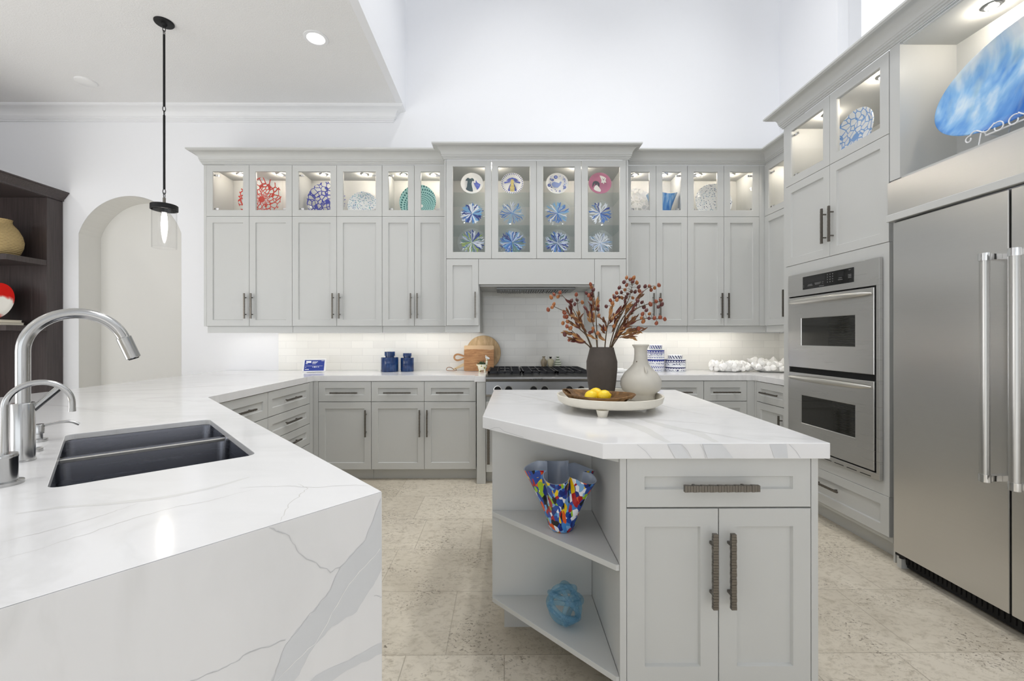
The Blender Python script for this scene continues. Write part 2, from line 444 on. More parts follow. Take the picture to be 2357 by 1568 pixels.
upper('grey wall cabinet at the far left showing a red web plate behind glass', -2.728, -1.944, [-2.728,-2.336,-1.944], UF, filler=[(-2.752,-2.729)], pucks=[(-2.53,4.19), (-2.15,4.19)])
upper('grey wall cabinet showing the cobalt web plate and the confetti plate', -1.943, -1.120, [-1.944,-1.536,-1.119], UF, pucks=[(-1.735,4.19), (-1.34,4.19)])
upper('narrow grey wall cabinet left of the hood showing the teal dotted plate', -1.118, -.530, [-1.119,-.823,-.5305], UF, pucks=[(-.966,4.19), (-.68,4.19)])
upper('narrow grey wall cabinet right of the hood showing a blue vase', 1.114, 1.6955, [1.1145,1.405,1.696], UF, pucks=[(1.266,4.19), (1.548,4.19)])
upper('grey wall cabinet beside the corner showing the blue speckled plate', 1.6965, 2.360, [1.696,2.033,2.360], UF, filler=[(2.361,2.424)], pucks=[(1.878,4.19), (2.199,4.19)])
# short run on the right wall: local x runs from the corner towards the camera
upper('grey wall cabinet on the right wall between the corner and the tall oven cabinet', .02, .70, [.02,.36,.70], 0, facing='W', ox=2.43, oy=4.02, pucks=[(.19,.17), (.53,.17)])

# deep cabinet over the range
hood = thing('hood_cabinet', 'deep grey cabinet above the cooktop with four glass doors and a plain hood panel', 'cabinet', (0, CF, 0))
X = [-.515, -.110, .292, .693, 1.095]; Xa, Xb = -.529, 1.113
mb = MB(); dep = WALL - CF - .003; t = .018; fz = 1.988
for a, b in ((Xa, Xa+t), (Xb-t, Xb)): mb.box(a, b, .001, dep, ZD, ZT)
mb.box(Xa+t, Xb-t, dep-.012, dep, 1.73, ZT); mb.box(Xa+t, Xb-t, .001, dep-.012, ZT-.012, ZT)
mb.box(Xa+t, Xb-t, .001, dep-.012, 1.935, fz); mb.box(.285, .299, .03, dep-.012, fz, ZT-.012)
mb.box(-.237, -.219, .001, dep, ZD, 1.935); mb.box(.808, .826, .001, dep, ZD, 1.935)
for a, b in ((Xa+t, -.237), (.826, Xb-t)): mb.box(a, b, .001, dep, ZD, ZD+t)
mb.box(-.218, .807, .02, dep-.012, 1.70, 1.718)
mb.box(Xa-.0, Xa+.012, -.019, .001, ZD, ZT); mb.box(Xb-.016, Xb, -.019, .001, ZD, ZT)
obj('carcass', mb, M['cab'], hood)
for i in range(4): door(hood, X[i], X[i+1], 1.945, ZT, 'glass', 'glass_door')
door(hood, X[0], -.2255, ZD, 1.943, 'shaker', 'door', ('v', -.255, ZD+.185)); door(hood, .810, X[4], ZD, 1.943, 'shaker', 'door', ('v', .84, ZD+.185))
door(hood, -.2255, .810, 1.715, 1.943, 'flat', 'hood_panel')
for a, b in ((Xa+.001, -.216), (.803, Xb-.001)):
    mb = MB(); mb.box(a, b, -.006, .02, ZD-.06, ZD); mb.box(b-.0195 if a < 0 else a+.0005, b-.0005 if a < 0 else a+.0195, .0205, dep-.014, ZD-.06, ZD-.0005); obj('light_rail', mb, M['cab'], hood, bevel=.002)
for z in (2.262, 2.559):
    for a, b in ((Xa+t+.002, .283), (.301, Xb-t-.002)):
        mb = MB(); mb.box(a, b, .045, dep-.015, z-.008, z); obj('glass_shelf', mb, M['shelf_glass'], hood)['label'] = 'clear glass shelf with a green edge'
for x in (-.112, .695): puck(hood, x, .10, ZT-.0125, 3.6)
# hood insert
M['hoodsteel'] = plain('dull_hood_steel', (120,121,120), .4, .8, .06)
vent = thing('range_hood', 'stainless steel vent insert under the plain hood panel', 'range hood', (.292, 4.1, 1.70))
mb = MB(); mb.box(-.36, .36, -.14, .16, -.022, 0); obj('housing', mb, M['hoodsteel'], vent, bevel=.004)
for k in range(3):
    mb = MB(); a = -.33 + k*.22
    for j in range(9): mb.box(a+.006+j*.0225, a+.02+j*.0225, -.11, .13, -.03, -.0222)
    obj('baffle_filter', mb, M['hoodsteel'], vent)

# crown of the cabinets: four lengths
def crown(label, path):
    o = obj('cabinet_crown', sweep('c', path, CP, None), M['cab'], smooth=25); tag(o, label, 'molding', 'crown lengths on the cabinets')
crown('grey crown along the tops of the left wall cabinets', [(-2.752, WALL-.004), (-2.752, UF-.018), (-.531, UF-.018)])
crown('grey crown stepping forward over the cabinet above the cooktop', [(-.529, UF+.05), (-.529, CF-.019), (1.113, CF-.019), (1.113, UF+.05)])
crown('grey crown from the hood cabinet round the corner to the oven cabinet', [(1.115, UF-.018), (2.424-.0, UF-.018), (2.424, 3.41)])
crown('grey crown over the tall oven cabinet and refrigerator surround', [(2.418, 3.294), (2.131, 3.294), (2.131, .3)])

# ------------------------------------------------------------------ tall oven cabinet and refrigerator surround (front faces -X)
TX = 2.15
tall = cab_empty('oven_cabinet', 'tall grey cabinet housing the double wall oven', TX, 3.294, 'W')
W = 3.294 - 2.389; d = RW - TX - .004; mb = MB(); t = .018
mb.box(0, .027, -.019, d, 0, ZT); mb.box(.027, W-.0, d-.012, d, .1, ZT); mb.box(W-.018, W, 0, d-.012, .1, ZT)
for z in (ZG-.008, 1.76, .40, .102): mb.box(.027, W-.018, .001, d-.012, z, z+.022)
mb.box(.027, W-.018, .001, d-.012, ZT-.012, ZT)
mb.box(.027, .068, -.019, .0, .356, 1.768); mb.box(.862, W, -.019, .0, .356, 1.768)
mb.box(.068, .862, -.019, 0, 1.69, 1.768); mb.box(.068, .862, -.019, 0, .356, .436)
obj('carcass', mb, M['cab'], tall)
m_ = 3.294 - 2.827
door(tall, .027, m_, ZG+.012, ZT, 'glass', 'glass_door', hinge='l'); door(tall, m_, W, ZG+.012, ZT, 'glass', 'glass_door')
door(tall, .027, m_, 1.769, ZG+.012, 'shaker', 'door', ('v', m_-.032, 1.975)); door(tall, m_, W, 1.769, ZG+.012, 'shaker', 'door', ('v', m_+.032, 1.975))
door(tall, .027, W, .13, .355, 'shaker', 'drawer', ('h', .45, .262))
mb = MB(); mb.box(.0, W, .06, .08, 0, .129); obj('toe_kick', mb, M['cab'], tall)
puck(tall, .69, .14, ZT-.0125, 2.2); puck(tall, .24, .14, ZT-.0125, 2.0)
nich = cab_empty('refrigerator_surround', 'grey open display niche above the refrigerator with steel strip below', TX, 2.386, 'W')
L = 1.55; mb = MB(); nb = .30
mb.box(0, .062, -.019, nb, 2.10, ZT); mb.box(.062, L, nb-.012, nb, 2.09, ZT)
mb.box(.062, L, 0, nb-.012, ZT-.012, ZT); mb.box(.0, L, -.012, nb-.012, 2.088, 2.106)
mb.box(0, .01, -.0, .62, 0, 2.10); mb.box(L-.03, L, -.019, .62, 0, ZT)
obj('carcass', mb, M['cab'], nich)
mb = MB(); mb.box(.0005, L-.03, -.0185, -.004, ZT-.002, ZT+.0015); obj('rail', mb, M['cab'], nich)
puck(nich, .34, .165, ZT-.0125, 2.6)
mb = MB(); mb.box(.002, L-.032, -.032, -.013, 1.905, 2.0875); obj('steel_strip', mb, M['fridge'], nich)['label'] = 'brushed steel strip'
mb = MB(); mb.box(.024, L-.032, -.062, -.0205, 1.866, 1.904); obj('ledge', mb, M['cab'], nich, bevel=.003)

# double wall oven
ov = cab_empty('double_oven', 'stainless steel double wall oven set into the tall cabinet', TX-.0195, 3.21, 'W', cat='oven')
W = 3.21 - 2.427
mb = MB(); f0 = -.0025; mb.box(0, W, f0-.02, f0+.0, .434, .47); mb.box(0, W, f0-.02, f0, 1.536, 1.692)
mb.box(0, .012, f0-.02, f0, .47, 1.536); mb.box(W-.022, W, f0-.02, f0, .47, 1.536); mb.box(.012, W-.022, f0-.006, f0, .47, 1.536, 1)
obj('trim_frame', mb, [M['steel'], M['void']], ov, bevel=.0015)
mb = MB()
for k in range(7): mb.box(.05 + k*.1, .05 + k*.1 + .075, f0-.021, f0-.0195, .440, .444)
obj('vent_slot', mb, M['void'], ov)
def oven_door(z0, z1, w0, w1, label):
    A, B = .014, W-.032; y0 = f0-.024
    def L(u0, u1, z0, z1, y): return [(u0,y,z0), (u1,y,z0), (u1,y,z1), (u0,y,z1)]
    mb = MB(); wa, wb = .145, .620
    mb.loft([L(A,B,z0,z1,f0-.007), L(A,B,z0,z1,y0+.003), L(A+.003,B-.003,z0+.003,z1-.003,y0), L(wa,wb,w0,w1,y0), L(wa+.004,wb-.004,w0+.004,w1-.004,y0+.004)], caps=False)
    mb.add(L(A,B,z0,z1,f0-.007), [(0,1,2,3)])
    dd = obj('oven_door', mb, M['steel'], ov)
    mb = MB(); mb.add(L(wa+.002,wb-.002,w0+.002,w1-.002,y0+.003), [(0,1,2,3)]); 
    obj('window', mb, M['ovenglass'], dd)['label'] = label
    mb = MB(); n = 15; zc = z1 - .034; pts = []; rs = []
    for k in range(n):
        u = k/(n-1); pts.append((A+.01 + (B-A-.02)*u, y0 - .006 - .028*math.sin(PI*u)**.4, zc + .0)); rs.append(.005 + .0145*math.sin(PI*u)**.35)
    mb.tube(pts, rs, 12)
    obj('handle', mb, M['steel_bright'], dd, smooth=60)['label'] = 'full width curved steel handle'
M['steel_bright'] = plain('satin_steel_bar', (214,212,206), .36, 1, .03)
def ovenglass():
    k = NT('ribbed_oven_glass'); tc = k.n('ShaderNodeTexCoord'); sp = k.n('ShaderNodeSeparateXYZ'); k.t.links.new(tc.outputs['Object'], sp.inputs[0])
    wv = k.math('FRACT', k.math('MULTIPLY', sp.outputs['Z'], 110))
    return k.done(k.bsdf(Base_Color=k.mix(k.math('GREATER_THAN', wv, .55), rgb(22,22,20), rgb(44,43,38)), Roughness=.07))
M['ovenglass'] = ovenglass()
oven_door(1.026, 1.526, 1.181, 1.377, 'dark ribbed glass window'); oven_door(.478, .988, .635, .835, 'dark ribbed glass window')
pa, pb = 3.21-3.05, 3.21-2.604
pn = MB(); pn.box(pa, pb, f0-.0225, f0-.019, 1.574, 1.664); pn = obj('control_panel', pn, M['black'], ov, bevel=.004, seg=3)
mb = MB(); rnd = random.Random(3); y = f0-.0232
def mark(x0, x1, z0, z1): mb.box(x0, x1, y, y+.0006, z0, z1)
for r_ in range(4):
    for c_ in range(3): mark(pa+.232+c_*.022, pa+.240+c_*.022, 1.597+r_*.016, 1.603+r_*.016)
for x0, x1, z in ((.05,.10,1.594),(.055,.095,1.602),(.118,.178,1.605),(.122,.17,1.597),(.19,.2,1.606),(.19,.2,1.595),(.325,.362,1.6),(.33,.357,1.611),(.01,.016,1.6),(.01,.016,1.59),(.16,.205,1.5805),(.405,.43,1.603),(.405,.43,1.612),(.405,.43,1.621),(.41,.425,1.65)):
    mark(pa+x0, pa+x1, z, z+.0045)
obj('printing', mb, M['greyprint'], pn)
M['smoke'] = plain('smoked_display', (24,24,26), .15)
for a_, b_, c_, d_ in ((.325,.372,1.621,1.653), (.02,.215,1.618,1.652)): mb = MB(); mb.box(pa+a_, pa+b_, y, y+.0006, c_, d_); obj('display', mb, M['smoke'], pn)

# refrigerator
FX = 2.10; M['bar'] = plain('satin_steel_pull', (196,195,192), .34, 1, .04)
fr = cab_empty('refrigerator', 'built-in stainless steel refrigerator with two tall bar handles', FX, 2.335, 'W', cat='refrigerator')
mb = MB(); mb.box(.006, 1.36, .055, .60, .02, 1.85); obj('cabinet_body', mb, M['iron'], fr)
def fdoor(x0, x1, hx):
    mb = MB(); mb.box(x0, x1, 0, .05, .088, 1.856); dd = obj('door', mb, M['fridge'], fr, bevel=.003)
    z0, z1 = .628, 1.597; mb = MB(); mb.tube([(hx,-.06,z0+.03), (hx,-.06,z1-.03)], .0165, 20)
    h = obj('handle', mb, M['bar'], dd, smooth=40); h['label'] = 'tall round steel bar handle'
    for za, zb in ((z0, z0+.032), (z1-.032, z1)):
        mb = MB(); mb.tube([(hx,-.06,za), (hx,-.06,zb)], .020, 20); mb.box(hx-.014, hx+.014, -.06, -.0005, za+.004, zb-.004)
        obj('handle_bracket', mb, M['chrome'], dd, smooth=40)
fdoor(.004, .540, .503); fdoor(.549, 1.36, .612)
mb = MB()
mb.box(.03, 1.36, .05, .06, .012, .086)
for k in range(60): mb.box(.03 + k*.022, .043 + k*.022, .044, .05, .03, .08)
obj('base_grille', mb, M['void'], fr)
for a_, b_ in ((-.006,.02), (1.32,1.34)): mb = MB(); mb.box(a_, b_, .028, .2, 0, .085); obj('foot', mb, M['cab'], fr)
mb = MB(); mb.box(.01, .07, .004, .02, .074, .084); mb.lathe([(.012,0),(.012,.01)], 12, (.04,.012,.066)); obj('hinge', mb, M['iron'], fr)

# ------------------------------------------------------------------ base cabinets
ZB = .864; SL0, SL1 = .865, .914
def base(label, x, y, facing, W, rows, depth=.58, toe=.1, zb=ZB, group='drawer and door base cabinets', stiles=(), back=.0):
    root = cab_empty('base_cabinet', label, x, y, facing, group)
    mb = MB(); mb.box(.001, W-.001, .001, depth, toe, zb)
    for a, b in stiles: mb.box(a, b, -.021, .03, toe, ZB)
    obj('carcass', mb, M['cab'], root)
    mb = MB(); lo = min([0]+[a for a, b in stiles]); hi = max([W]+[b for a, b in stiles]); mb.box(lo+.0005, hi-.0005, .05, .07, 0, toe); obj('toe_kick', mb, M['cab'], root)
    for r_ in rows: r_(root)
    return root
def dr(a, b, z0, z1, zp=None): return lambda r_: door(r_, a, b, z0, z1, 'shaker', 'drawer', ('h', (a+b)/2, zp or (z0+z1)/2))
def do(a, b, z0, z1, hx, hz): return lambda r_: door(r_, a, b, z0, z1, 'shaker', 'door', ('v', hx, hz))
BY = 3.785
base('grey base cabinet with one drawer and one door at the inner left corner', -1.605, BY, 'S', .456, [dr(0,.456,.687,.862,.766), do(0,.456,.1,.685,.456-.043,.503)], stiles=[(-.062,-.001)])
base('grey base cabinet with two drawers and two doors left of the rangetop', -1.148, BY, 'S', .905, [dr(0,.458,.687,.862,.766), dr(.458,.905,.687,.862,.766), do(0,.458,.1,.685,.458-.037,.503), do(.458,.905,.1,.685,.458+.027,.503)])
base('grey base cabinet with drawer and door just right of the rangetop, behind the vases', .83, BY, 'S', .452, [dr(0,.452,.687,.862,.766), do(0,.452,.1,.685,.41,.503)])
base('grey base cabinet behind the tall pale vase, second from the corner', 1.283, BY, 'S', .452, [dr(0,.452,.687,.862,.766), do(0,.452,.1,.685,.04,.503)])
base('grey base cabinet with drawer at the inner right corner', 1.736, BY, 'S', .376, [dr(0,.376,.687,.862,.766), do(0,.376,.1,.685,.04,.503)], stiles=[(.377,.459)])
base('grey base cabinet on the right wall between corner and oven cabinet', 2.20, 3.735, 'W', .41, [dr(0,.41,.69,.862,.776), do(0,.41,.1,.688,.345,.51)], depth=.585, stiles=[(-.026,-.001), (.411,.438)])
base('grey bank of four drawers on the bar side nearest the corner', -1.67, 3.045, 'E', .652, [dr(0,.652,.683,.862), dr(0,.652,.514,.681,.60), dr(0,.652,.344,.512,.43), dr(0,.652,.1,.342,.22)], stiles=[(.653,.712)])
base('grey bank of drawers under the bar beside the angled sink counter', -1.67, 2.43, 'E', .613, [dr(0,.613,.683,.862), dr(0,.613,.4,.681,.54), dr(0,.613,.1,.398,.25)])
for x0, lab in ((-.232, 'grey square post left of the rangetop reaching the floor'), (.752, 'grey square post right of the rangetop, hidden behind the island')):
    mb = MB(); mb.box(x0, x0+.076, 3.684, BY+.2, 0, ZB); tag(obj('corner_post', mb, M['cab'], bevel=.002), lab, 'post', 'posts flanking the rangetop')
rb = base('grey cabinet with ribbed upright pulls beneath the rangetop', -.154, 3.70, 'S', .905, [lambda r_: door(r_, 0, .4525, .1, .70, 'shaker', 'door', ('l', .022, .40)), lambda r_: door(r_, .4525, .905, .1, .70, 'shaker', 'door', ('l', .883, .40))], depth=.6, zb=.739)

# sink side of the peninsula (45 degrees) and its outer knee wall
B_, C_ = Vector((-1.636, 2.41)), Vector((-.26, .927)); bc = (C_-B_).normalized(); cd = Vector((-.662, -.749)).normalized()
pk = thing('sink_cabinet', 'grey angled cabinet carrying the double bowl sink', 'cabinet', (0,0,0))
nin = Vector((-bc.y, bc.x));  nin = -nin if nin.dot(cd) < 0 else nin      # towards the seating side
def strip_panel(a, b, th, z0, z1):
    n = Vector((-(b-a).y, (b-a).x)).normalized()*th
    mb = MB(); mb.loft([[(p.x, p.y, z) for p in (a, b, b+n, a+n)] for z in (z0, z1)]); return mb
p0 = B_ + nin*.03 + bc*.03; p1 = C_ + nin*.03 - bc*.06
obj('door_front', strip_panel(p0, p1, -.02 if True else 0, .1, ZB), M['cab'], pk)
obj('toe_kick', strip_panel(p0 + nin*.06, p1 + nin*.06, -.02, 0, .1), M['cab'], pk)
q0 = B_ + nin*.80 - bc*.45; q1 = C_ + nin*.74 - bc*.10
obj('knee_wall', strip_panel(q0, q1, .03, 0, ZB), M['cab'], pk)
mb = MB(); mb.box(-2.36, -2.33, 2.2, 4.37, 0, ZB); kw = obj('bar_panel', mb, M['cab']); tag(kw, 'grey panel under the bar overhang on the seating side', 'panel')

# countertops
D_ = C_ + cd*.95
fl, nl, frr, nrr = Vector((-1.473,1.471)), Vector((-.982,.936)), Vector((-1.199,1.765)), Vector((-.704,1.235))
sc_ = (fl+nl+frr+nrr)/4; su = ((fl-nl)+(frr-nrr)).normalized(); sv = ((nrr-nl)+(frr-fl)).normalized()
sv = (sv - su*sv.dot(su)).normalized(); hu = ((fl-nl).length+(frr-nrr).length)/4; hv = ((nrr-nl).length+(frr-fl).length)/4
hole = rrect(sc_.x, sc_.y, su, sv, hu, hv, .028)
outer = [(C_.x, C_.y), (D_.x, D_.y), (-2.78, 2.275), (-2.78, WALL-.006), (-.1545, WALL-.006), (-.1545, 3.68), (-.252, 3.68), (-.252, 3.76), (-1.646, 3.76), (B_.x, B_.y)]
ct = thing('countertop', 'white quartz counter with sink cutout running from the waterfall end along the left wall run', 'countertop', (0,0,0))
wig = random.Random(11)
def dense(P, n=7, a=.004):
    out = []
    for i in range(len(P)-1):
        p, q = Vector(P[i]), Vector(P[i+1])
        for k in range(n):
            w = p.lerp(q, k/n)
            if k or i: w = w + Vector([wig.uniform(-a, a) for _ in w])
            out.append(w)
    out.append(Vector(P[-1])); return out
big = rrect(sc_.x, sc_.y, su, sv, hu+.03, hv+.03, .03)
def fill2(outer, hl):
    bm = bmesh.new()
    for lp in (outer, hl):
        vs = [bm.verts.new((x, y, 0)) for x, y in lp]
        for i in range(len(vs)): bm.edges.new((vs[i], vs[(i+1) % len(vs)]))
    bmesh.ops.triangle_fill(bm, edges=bm.edges[:], use_beauty=True); bm.verts.index_update()
    F = [[v.index for v in f.verts] for f in bm.faces]; bm.free(); return F
no, nh = len(outer), len(hole); ZS = .894
mit = Vector((cd.y, -cd.x)); mit = -mit if mit.dot(Vector((-1, 1))) < 0 else mit     # into the slab from the end face
low = [(x + mit.x*.05, y + mit.y*.05) if i < 2 else (x, y) for i, (x, y) in enumerate(outer)]
mb = MB()
mb.add([(x, y, SL1) for x, y in outer + hole] + [(x, y, SL0) for x, y in low + big] + [(x, y, ZS) for x, y in hole] + [(x, y, ZS) for x, y in big], [])
T0, B0, H1, H2 = 0, no+nh, 2*(no+nh), 2*(no+nh)+nh
for f in fill2(outer, hole): mb.f.append(f); mb.m.append(0)
for f in fill2(low, big): mb.f.append([i+B0 for i in f]); mb.m.append(0)
for i in range(no): j = (i+1) % no; mb.f.append((i, j, B0+j, B0+i)); mb.m.append(0)
for i in range(nh):
    j = (i+1) % nh
    for q in ((no+i, no+j, H1+j, H1+i), (H1+i, H1+j, H2+j, H2+i), (H2+i, H2+j, B0+no+j, B0+no+i)): mb.f.append(q); mb.m.append(0)
top = obj('worktop', mb, M['quartz'], ct, bevel=.0018)
VN = [0]
def top_veins(name, parent, mats, L, z):
    for P, w, m, e in L:
        v = MB(); pts = [Vector((x, y, z)) for x, y in P]
        Q = []
        for i in range(len(pts)-1): Q += [pts[i].lerp(pts[i+1], k/10) for k in range(10)]
        Q.append(pts[-1])
        for _ in range(3): Q = [Q[0]] + [(Q[i-1] + Q[i]*2 + Q[i+1])/4 for i in range(1, len(Q)-1)] + [Q[-1]]
        j = Vector((0,0,0)); ws = []; g = 1
        for i in range(len(Q)):
            j = j*.6 + Vector((wig.uniform(-e, e), wig.uniform(-e, e), 0))*.35; g = .8*g + .2*wig.uniform(.3, 1.7)
            Q[i] = Q[i] + j; u = i/(len(Q)-1); ws.append(w*g*max(.12, math.sin(PI*min(1, max(0, u*.92+.04)))**.6))
        VN[0] += 1; v.ribbon(Q, ws, (0,0,1), .00012 + .00001*VN[0]); obj(name, v, mats[m], parent)
top_veins('vein', ct, [M['crack2'], M['band2']], [
    ([(-.3985,.775),(-.424,.876),(-.43,.953),(-.46,.98)], .0018, 0, .010),
    ([(-.743,.644),(-.698,.724),(-.683,.769),(-.647,.835),(-.593,.877),(-.542,.939)], .0018, 0, .007),
    ([(-.809,.702),(-.773,.744),(-.737,.813),(-.726,.865)], .0014, 0, .007),
    ([(-.908,.814),(-.861,.844),(-.769,.866),(-.694,.896),(-.635,.955),(-.599,1.022)], .016, 1, .003),
    ([(-.577,.954),(-.489,.959),(-.414,.955),(-.289,.963)], .0014, 0, .008),
    ([(-2.6,2.6),(-2.2,2.75),(-2.0,2.95),(-1.75,3.05)], .05, 1, .012), ([(-2.7,3.1),(-2.3,3.15),(-2.0,3.4)], .004, 0, .01),
    ([(-1.9,2.2),(-1.7,2.3),(-1.5,2.2)], .003, 0, .006), ([(-2.5,2.2),(-2.1,2.1),(-1.7,1.9)], .02, 1, .01)], SL1)
# waterfall end panel, mitred to the counter end
th = .05; nf = Vector((cd.y*-1, cd.x)); nf = nf if nf.dot(Vector((1,-1))) > 0 else -nf
E0 = C_; E1 = D_; I0 = C_ - nf*th; I1 = D_ - nf*th
mb = MB(); mb.loft([[(p.x, p.y, 0) for p in (E0, E1, I1, I0)], [(E0.x,E0.y,SL1-.0008), (E1.x,E1.y,SL1-.0008), (I1.x,I1.y,SL0-.0004), (I0.x,I0.y,SL0-.0004)]])
obj('waterfall_panel', mb, M['quartz'], ct, bevel=.0012)
def fp(t, z): p = C_ + cd*t; return (p.x, p.y, z)
nf3 = (nf.x, nf.y, 0); WM = [M['band'], M['crack'], M['white']]
AL = [(.003,.9),(.04,.824),(.095,.791),(.118,.749),(.16,.721),(.198,.693),(.22,.641),(.26,.56),(.32,.45)]
AR = [(.001,.749),(.021,.723),(.059,.686),(.112,.682),(.15,.658),(.181,.618),(.2,.56),(.235,.48),(.28,.40)]
def fill(A, B, m, n=5):
    a = dense([(t, z, 0) for t, z in A], n, .0022); b = dense([(t, z, 0) for t, z in B], n, .0022)
    k = min(len(a), len(b)); vs = []
    for P in (a[:k], b[:k]):
        for p in P:
            q = Vector(fp(max(p.x, .001), p.y)) + Vector(nf3)*.0004; vs.append(q)
    v = MB(); v.add(vs, [(i, i+1, i+1+k, i+k) for i in range(k-1)]); obj('vein', v, WM[m], ct)
fill(AL, AR, 0); fill([(.001,.593),(.077,.598),(.144,.605),(.2,.57),(.30,.50)], [(.001,.569),(.059,.578),(.115,.578),(.18,.54),(.29,.48)], 0)
def crk(P, w, m=1):
    pts = [Vector(fp(p.x, p.y)) for p in dense([(t, z, 0) for t, z in P], 6, .0022)]
    v = MB(); v.ribbon(pts, [w*wig.uniform(.4, 1.3) for _ in pts], nf3, .0006); obj('vein', v, WM[m], ct)
crk([(.225,.911),(.192,.886),(.169,.841),(.115,.789),(.095,.791)], .0018); crk([(.198,.701),(.257,.71),(.298,.706),(.338,.712),(.42,.69)], .0016)
crk(AL, .0012); crk([(.005,.794),(.077,.747),(.144,.667),(.215,.638),(.26,.53)], .0012, 2); crk([(.02,.70),(.001,.69)], .0014)
# right part of the back counter
outer = [(.752, WALL-.006), (RW-.006, WALL-.006), (RW-.006, 3.300), (2.173, 3.300), (2.173, 3.76), (.85, 3.76), (.85, 3.68), (.752, 3.68)]
o = obj('countertop', slab(outer, [], SL0, SL1), M['quartz'], bevel=.0022); tag(o, 'white quartz counter in the right corner carrying the canisters and white coral bowls', 'countertop')

# backsplash
mb = MB(); mb.box(-2.26, RW-.004, WALL-.012, WALL-.0005, SL1+.0005, 1.286); mb.box(-.2175, .8065, WALL-.012, WALL-.0005, 1.286, 1.699)
o = obj('tile_backsplash', mb, M['tile']); tag(o, 'glossy white subway tile backsplash behind the rangetop and counters', 'backsplash')
mb = MB(); mb.box(RW-.012, RW-.0005, 3.30, WALL-.013, SL1+.0005, 1.286); o = obj('tile_backsplash', mb, M['tile_side']); tag(o, 'glossy white subway tile return on the right wall beside the oven cabinet', 'backsplash')

# sink
sk = thing('kitchen_sink', 'dark stainless double bowl sink undermounted in the angled counter', 'sink', (sc_.x, sc_.y, ZS-.0005))
def bowl(u0, u1, depth):
    cu = (u0+u1)/2; mb = MB(); loops = []
    for z, g, r_ in ((0,.006,.03), (-.01,.004,.03), (-depth+.03,-.004,.032), (-depth+.006,-.012,.03), (-depth,-.03,.026)):
        loops.append([(x, y, z) for x, y in rrect(su.x*cu, su.y*cu, su, sv, (u1-u0)/2+g, hv+.004+g if g > 0 else hv+.004+g, r_)])
    mb.loft(loops, caps=False); n = len(loops[0]); mb.add(loops[-1], [tuple(range(n))])
    b = obj('bowl', mb, M['sink'], sk, smooth=50)
    m2 = MB(); m2.lathe([(.045,0),(.045,.003),(.03,.001)], 24, (su.x*cu, su.y*cu, -depth+.0005)); obj('drain', m2, M['chrome'], b, smooth=40)
sp = -hu + 2*hu*.60
bowl(-hu, sp-.012, .21); bowl(sp+.012, hu, .20)
mb = MB(); pts = rrect(su.x*sp, su.y*sp, su, sv, .0165, hv+.006, .003, 2); mb.loft([[(x, y, z) for x, y in pts] for z in (-.014, -.003)]); obj('divider', mb, M['steel_bright'], sk, bevel=.003)
rnd = random.Random(8); mb = MB()
for k in range(26):
    t_, zz = rnd.uniform(-.8,.8)*hv, rnd.uniform(-.10,-.025); c = Vector((su.x*(sp-.0135+.012*0)+sv.x*t_, su.y*(sp-.0135)+sv.y*t_))
    e = rnd.uniform(.0008,.0018); mb.box(c.x-e, c.x+e, c.y-e, c.y+e, zz-e, zz+e)
# faucets: su runs along the bar side of the sink, sv towards the kitchen
fd = Vector((.72,.694))
def arc_pts(r_, z0, sweep_, n=22):
    return [(r_ - r_*math.cos(a), z0 + r_*math.sin(a)) for a in [sweep_*k/n for k in range(n+1)]]
def along(s, z): return (fd.x*s, fd.y*s, z)
fc = thing('kitchen_faucet', 'tall brushed steel gooseneck faucet with pull-down head', 'faucet', (-1.282, 1.1655, SL1))
mb = MB(); mb.lathe([(.0255,0),(.0255,.004),(.0236,.005),(.0236,.152),(.022,.155)], 40); bd = obj('body', mb, M['steel_v'], fc, smooth=40)
A = arc_pts(.104, .293, math.radians(160)); pts = [along(0, .15), along(0, .22)] + [along(s, z) for s, z in A]
mb = MB(); mb.tube(pts, .0149, 28); obj('gooseneck', mb, M['steel_v'], fc, smooth=50)
dx, dz = math.sin(math.radians(160)), math.cos(math.radians(160)); s1, z1 = A[-1]
mb = MB(); mb.tube([along(s1+dx*q, z1+dz*q) for q in (-.001,.0,.064,.066)], [.0165,.0182,.0182,.0165], 28)
hd = obj('spray_head', mb, M['steel_v'], fc, smooth=40)
mb = MB(); mb.tube([along(s1+dx*q, z1+dz*q) for q in (.066,.069)], .013, 20); obj('nozzle', mb, M['iron'], hd, smooth=40)
mb = MB(); mb.tube([along(.012, .128), along(.066, .188)], [.0078,.0085], 16); obj('lever', mb, M['steel_v'], fc, smooth=40)
ff = thing('filter_faucet', 'small brushed steel gooseneck tap in front of the tall faucet', 'faucet', (-1.1164, .9776, SL1))
mb = MB(); mb.lathe([(.031,0),(.031,.007),(.0215,.009),(.0215,.058),(.0219,.059),(.0219,.0665),(.0205,.069)], 40); obj('body', mb, M['steel_v'], ff, smooth=35)
A = arc_pts(.0535, .171, PI, 26); pts = [along(0, .066), along(0, .12)] + [along(s, z) for s, z in A] + [along(.107, .155)]
mb = MB(); mb.tube(pts, .0064, 18); obj('gooseneck', mb, M['steel_v'], ff, smooth=50)
mb = MB(); mb.tube([along(.107, .1575), along(.107, .1505)], .0068, 18); obj('aerator', mb, M['steel_v'], ff, smooth=40)
sd = thing('soap_dispenser', 'brushed steel soap pump behind the faucet', 'soap dispenser', (-1.469, 1.382, SL1))
mb = MB(); mb.lathe([(.020,0),(.020,.009),(.009,.011),(.009,.024),(.0125,.026),(.0125,.052),(.011,.055)], 28); obj('body', mb, M['steel_v'], sd, smooth=35)
mb = MB(); mb.tube([along(.006,.049), along(.045,.055), along(.066,.055), along(.078,.050), along(.090,.042)], .0045, 14); obj('spout', mb, M['steel_v'], sd, smooth=50)
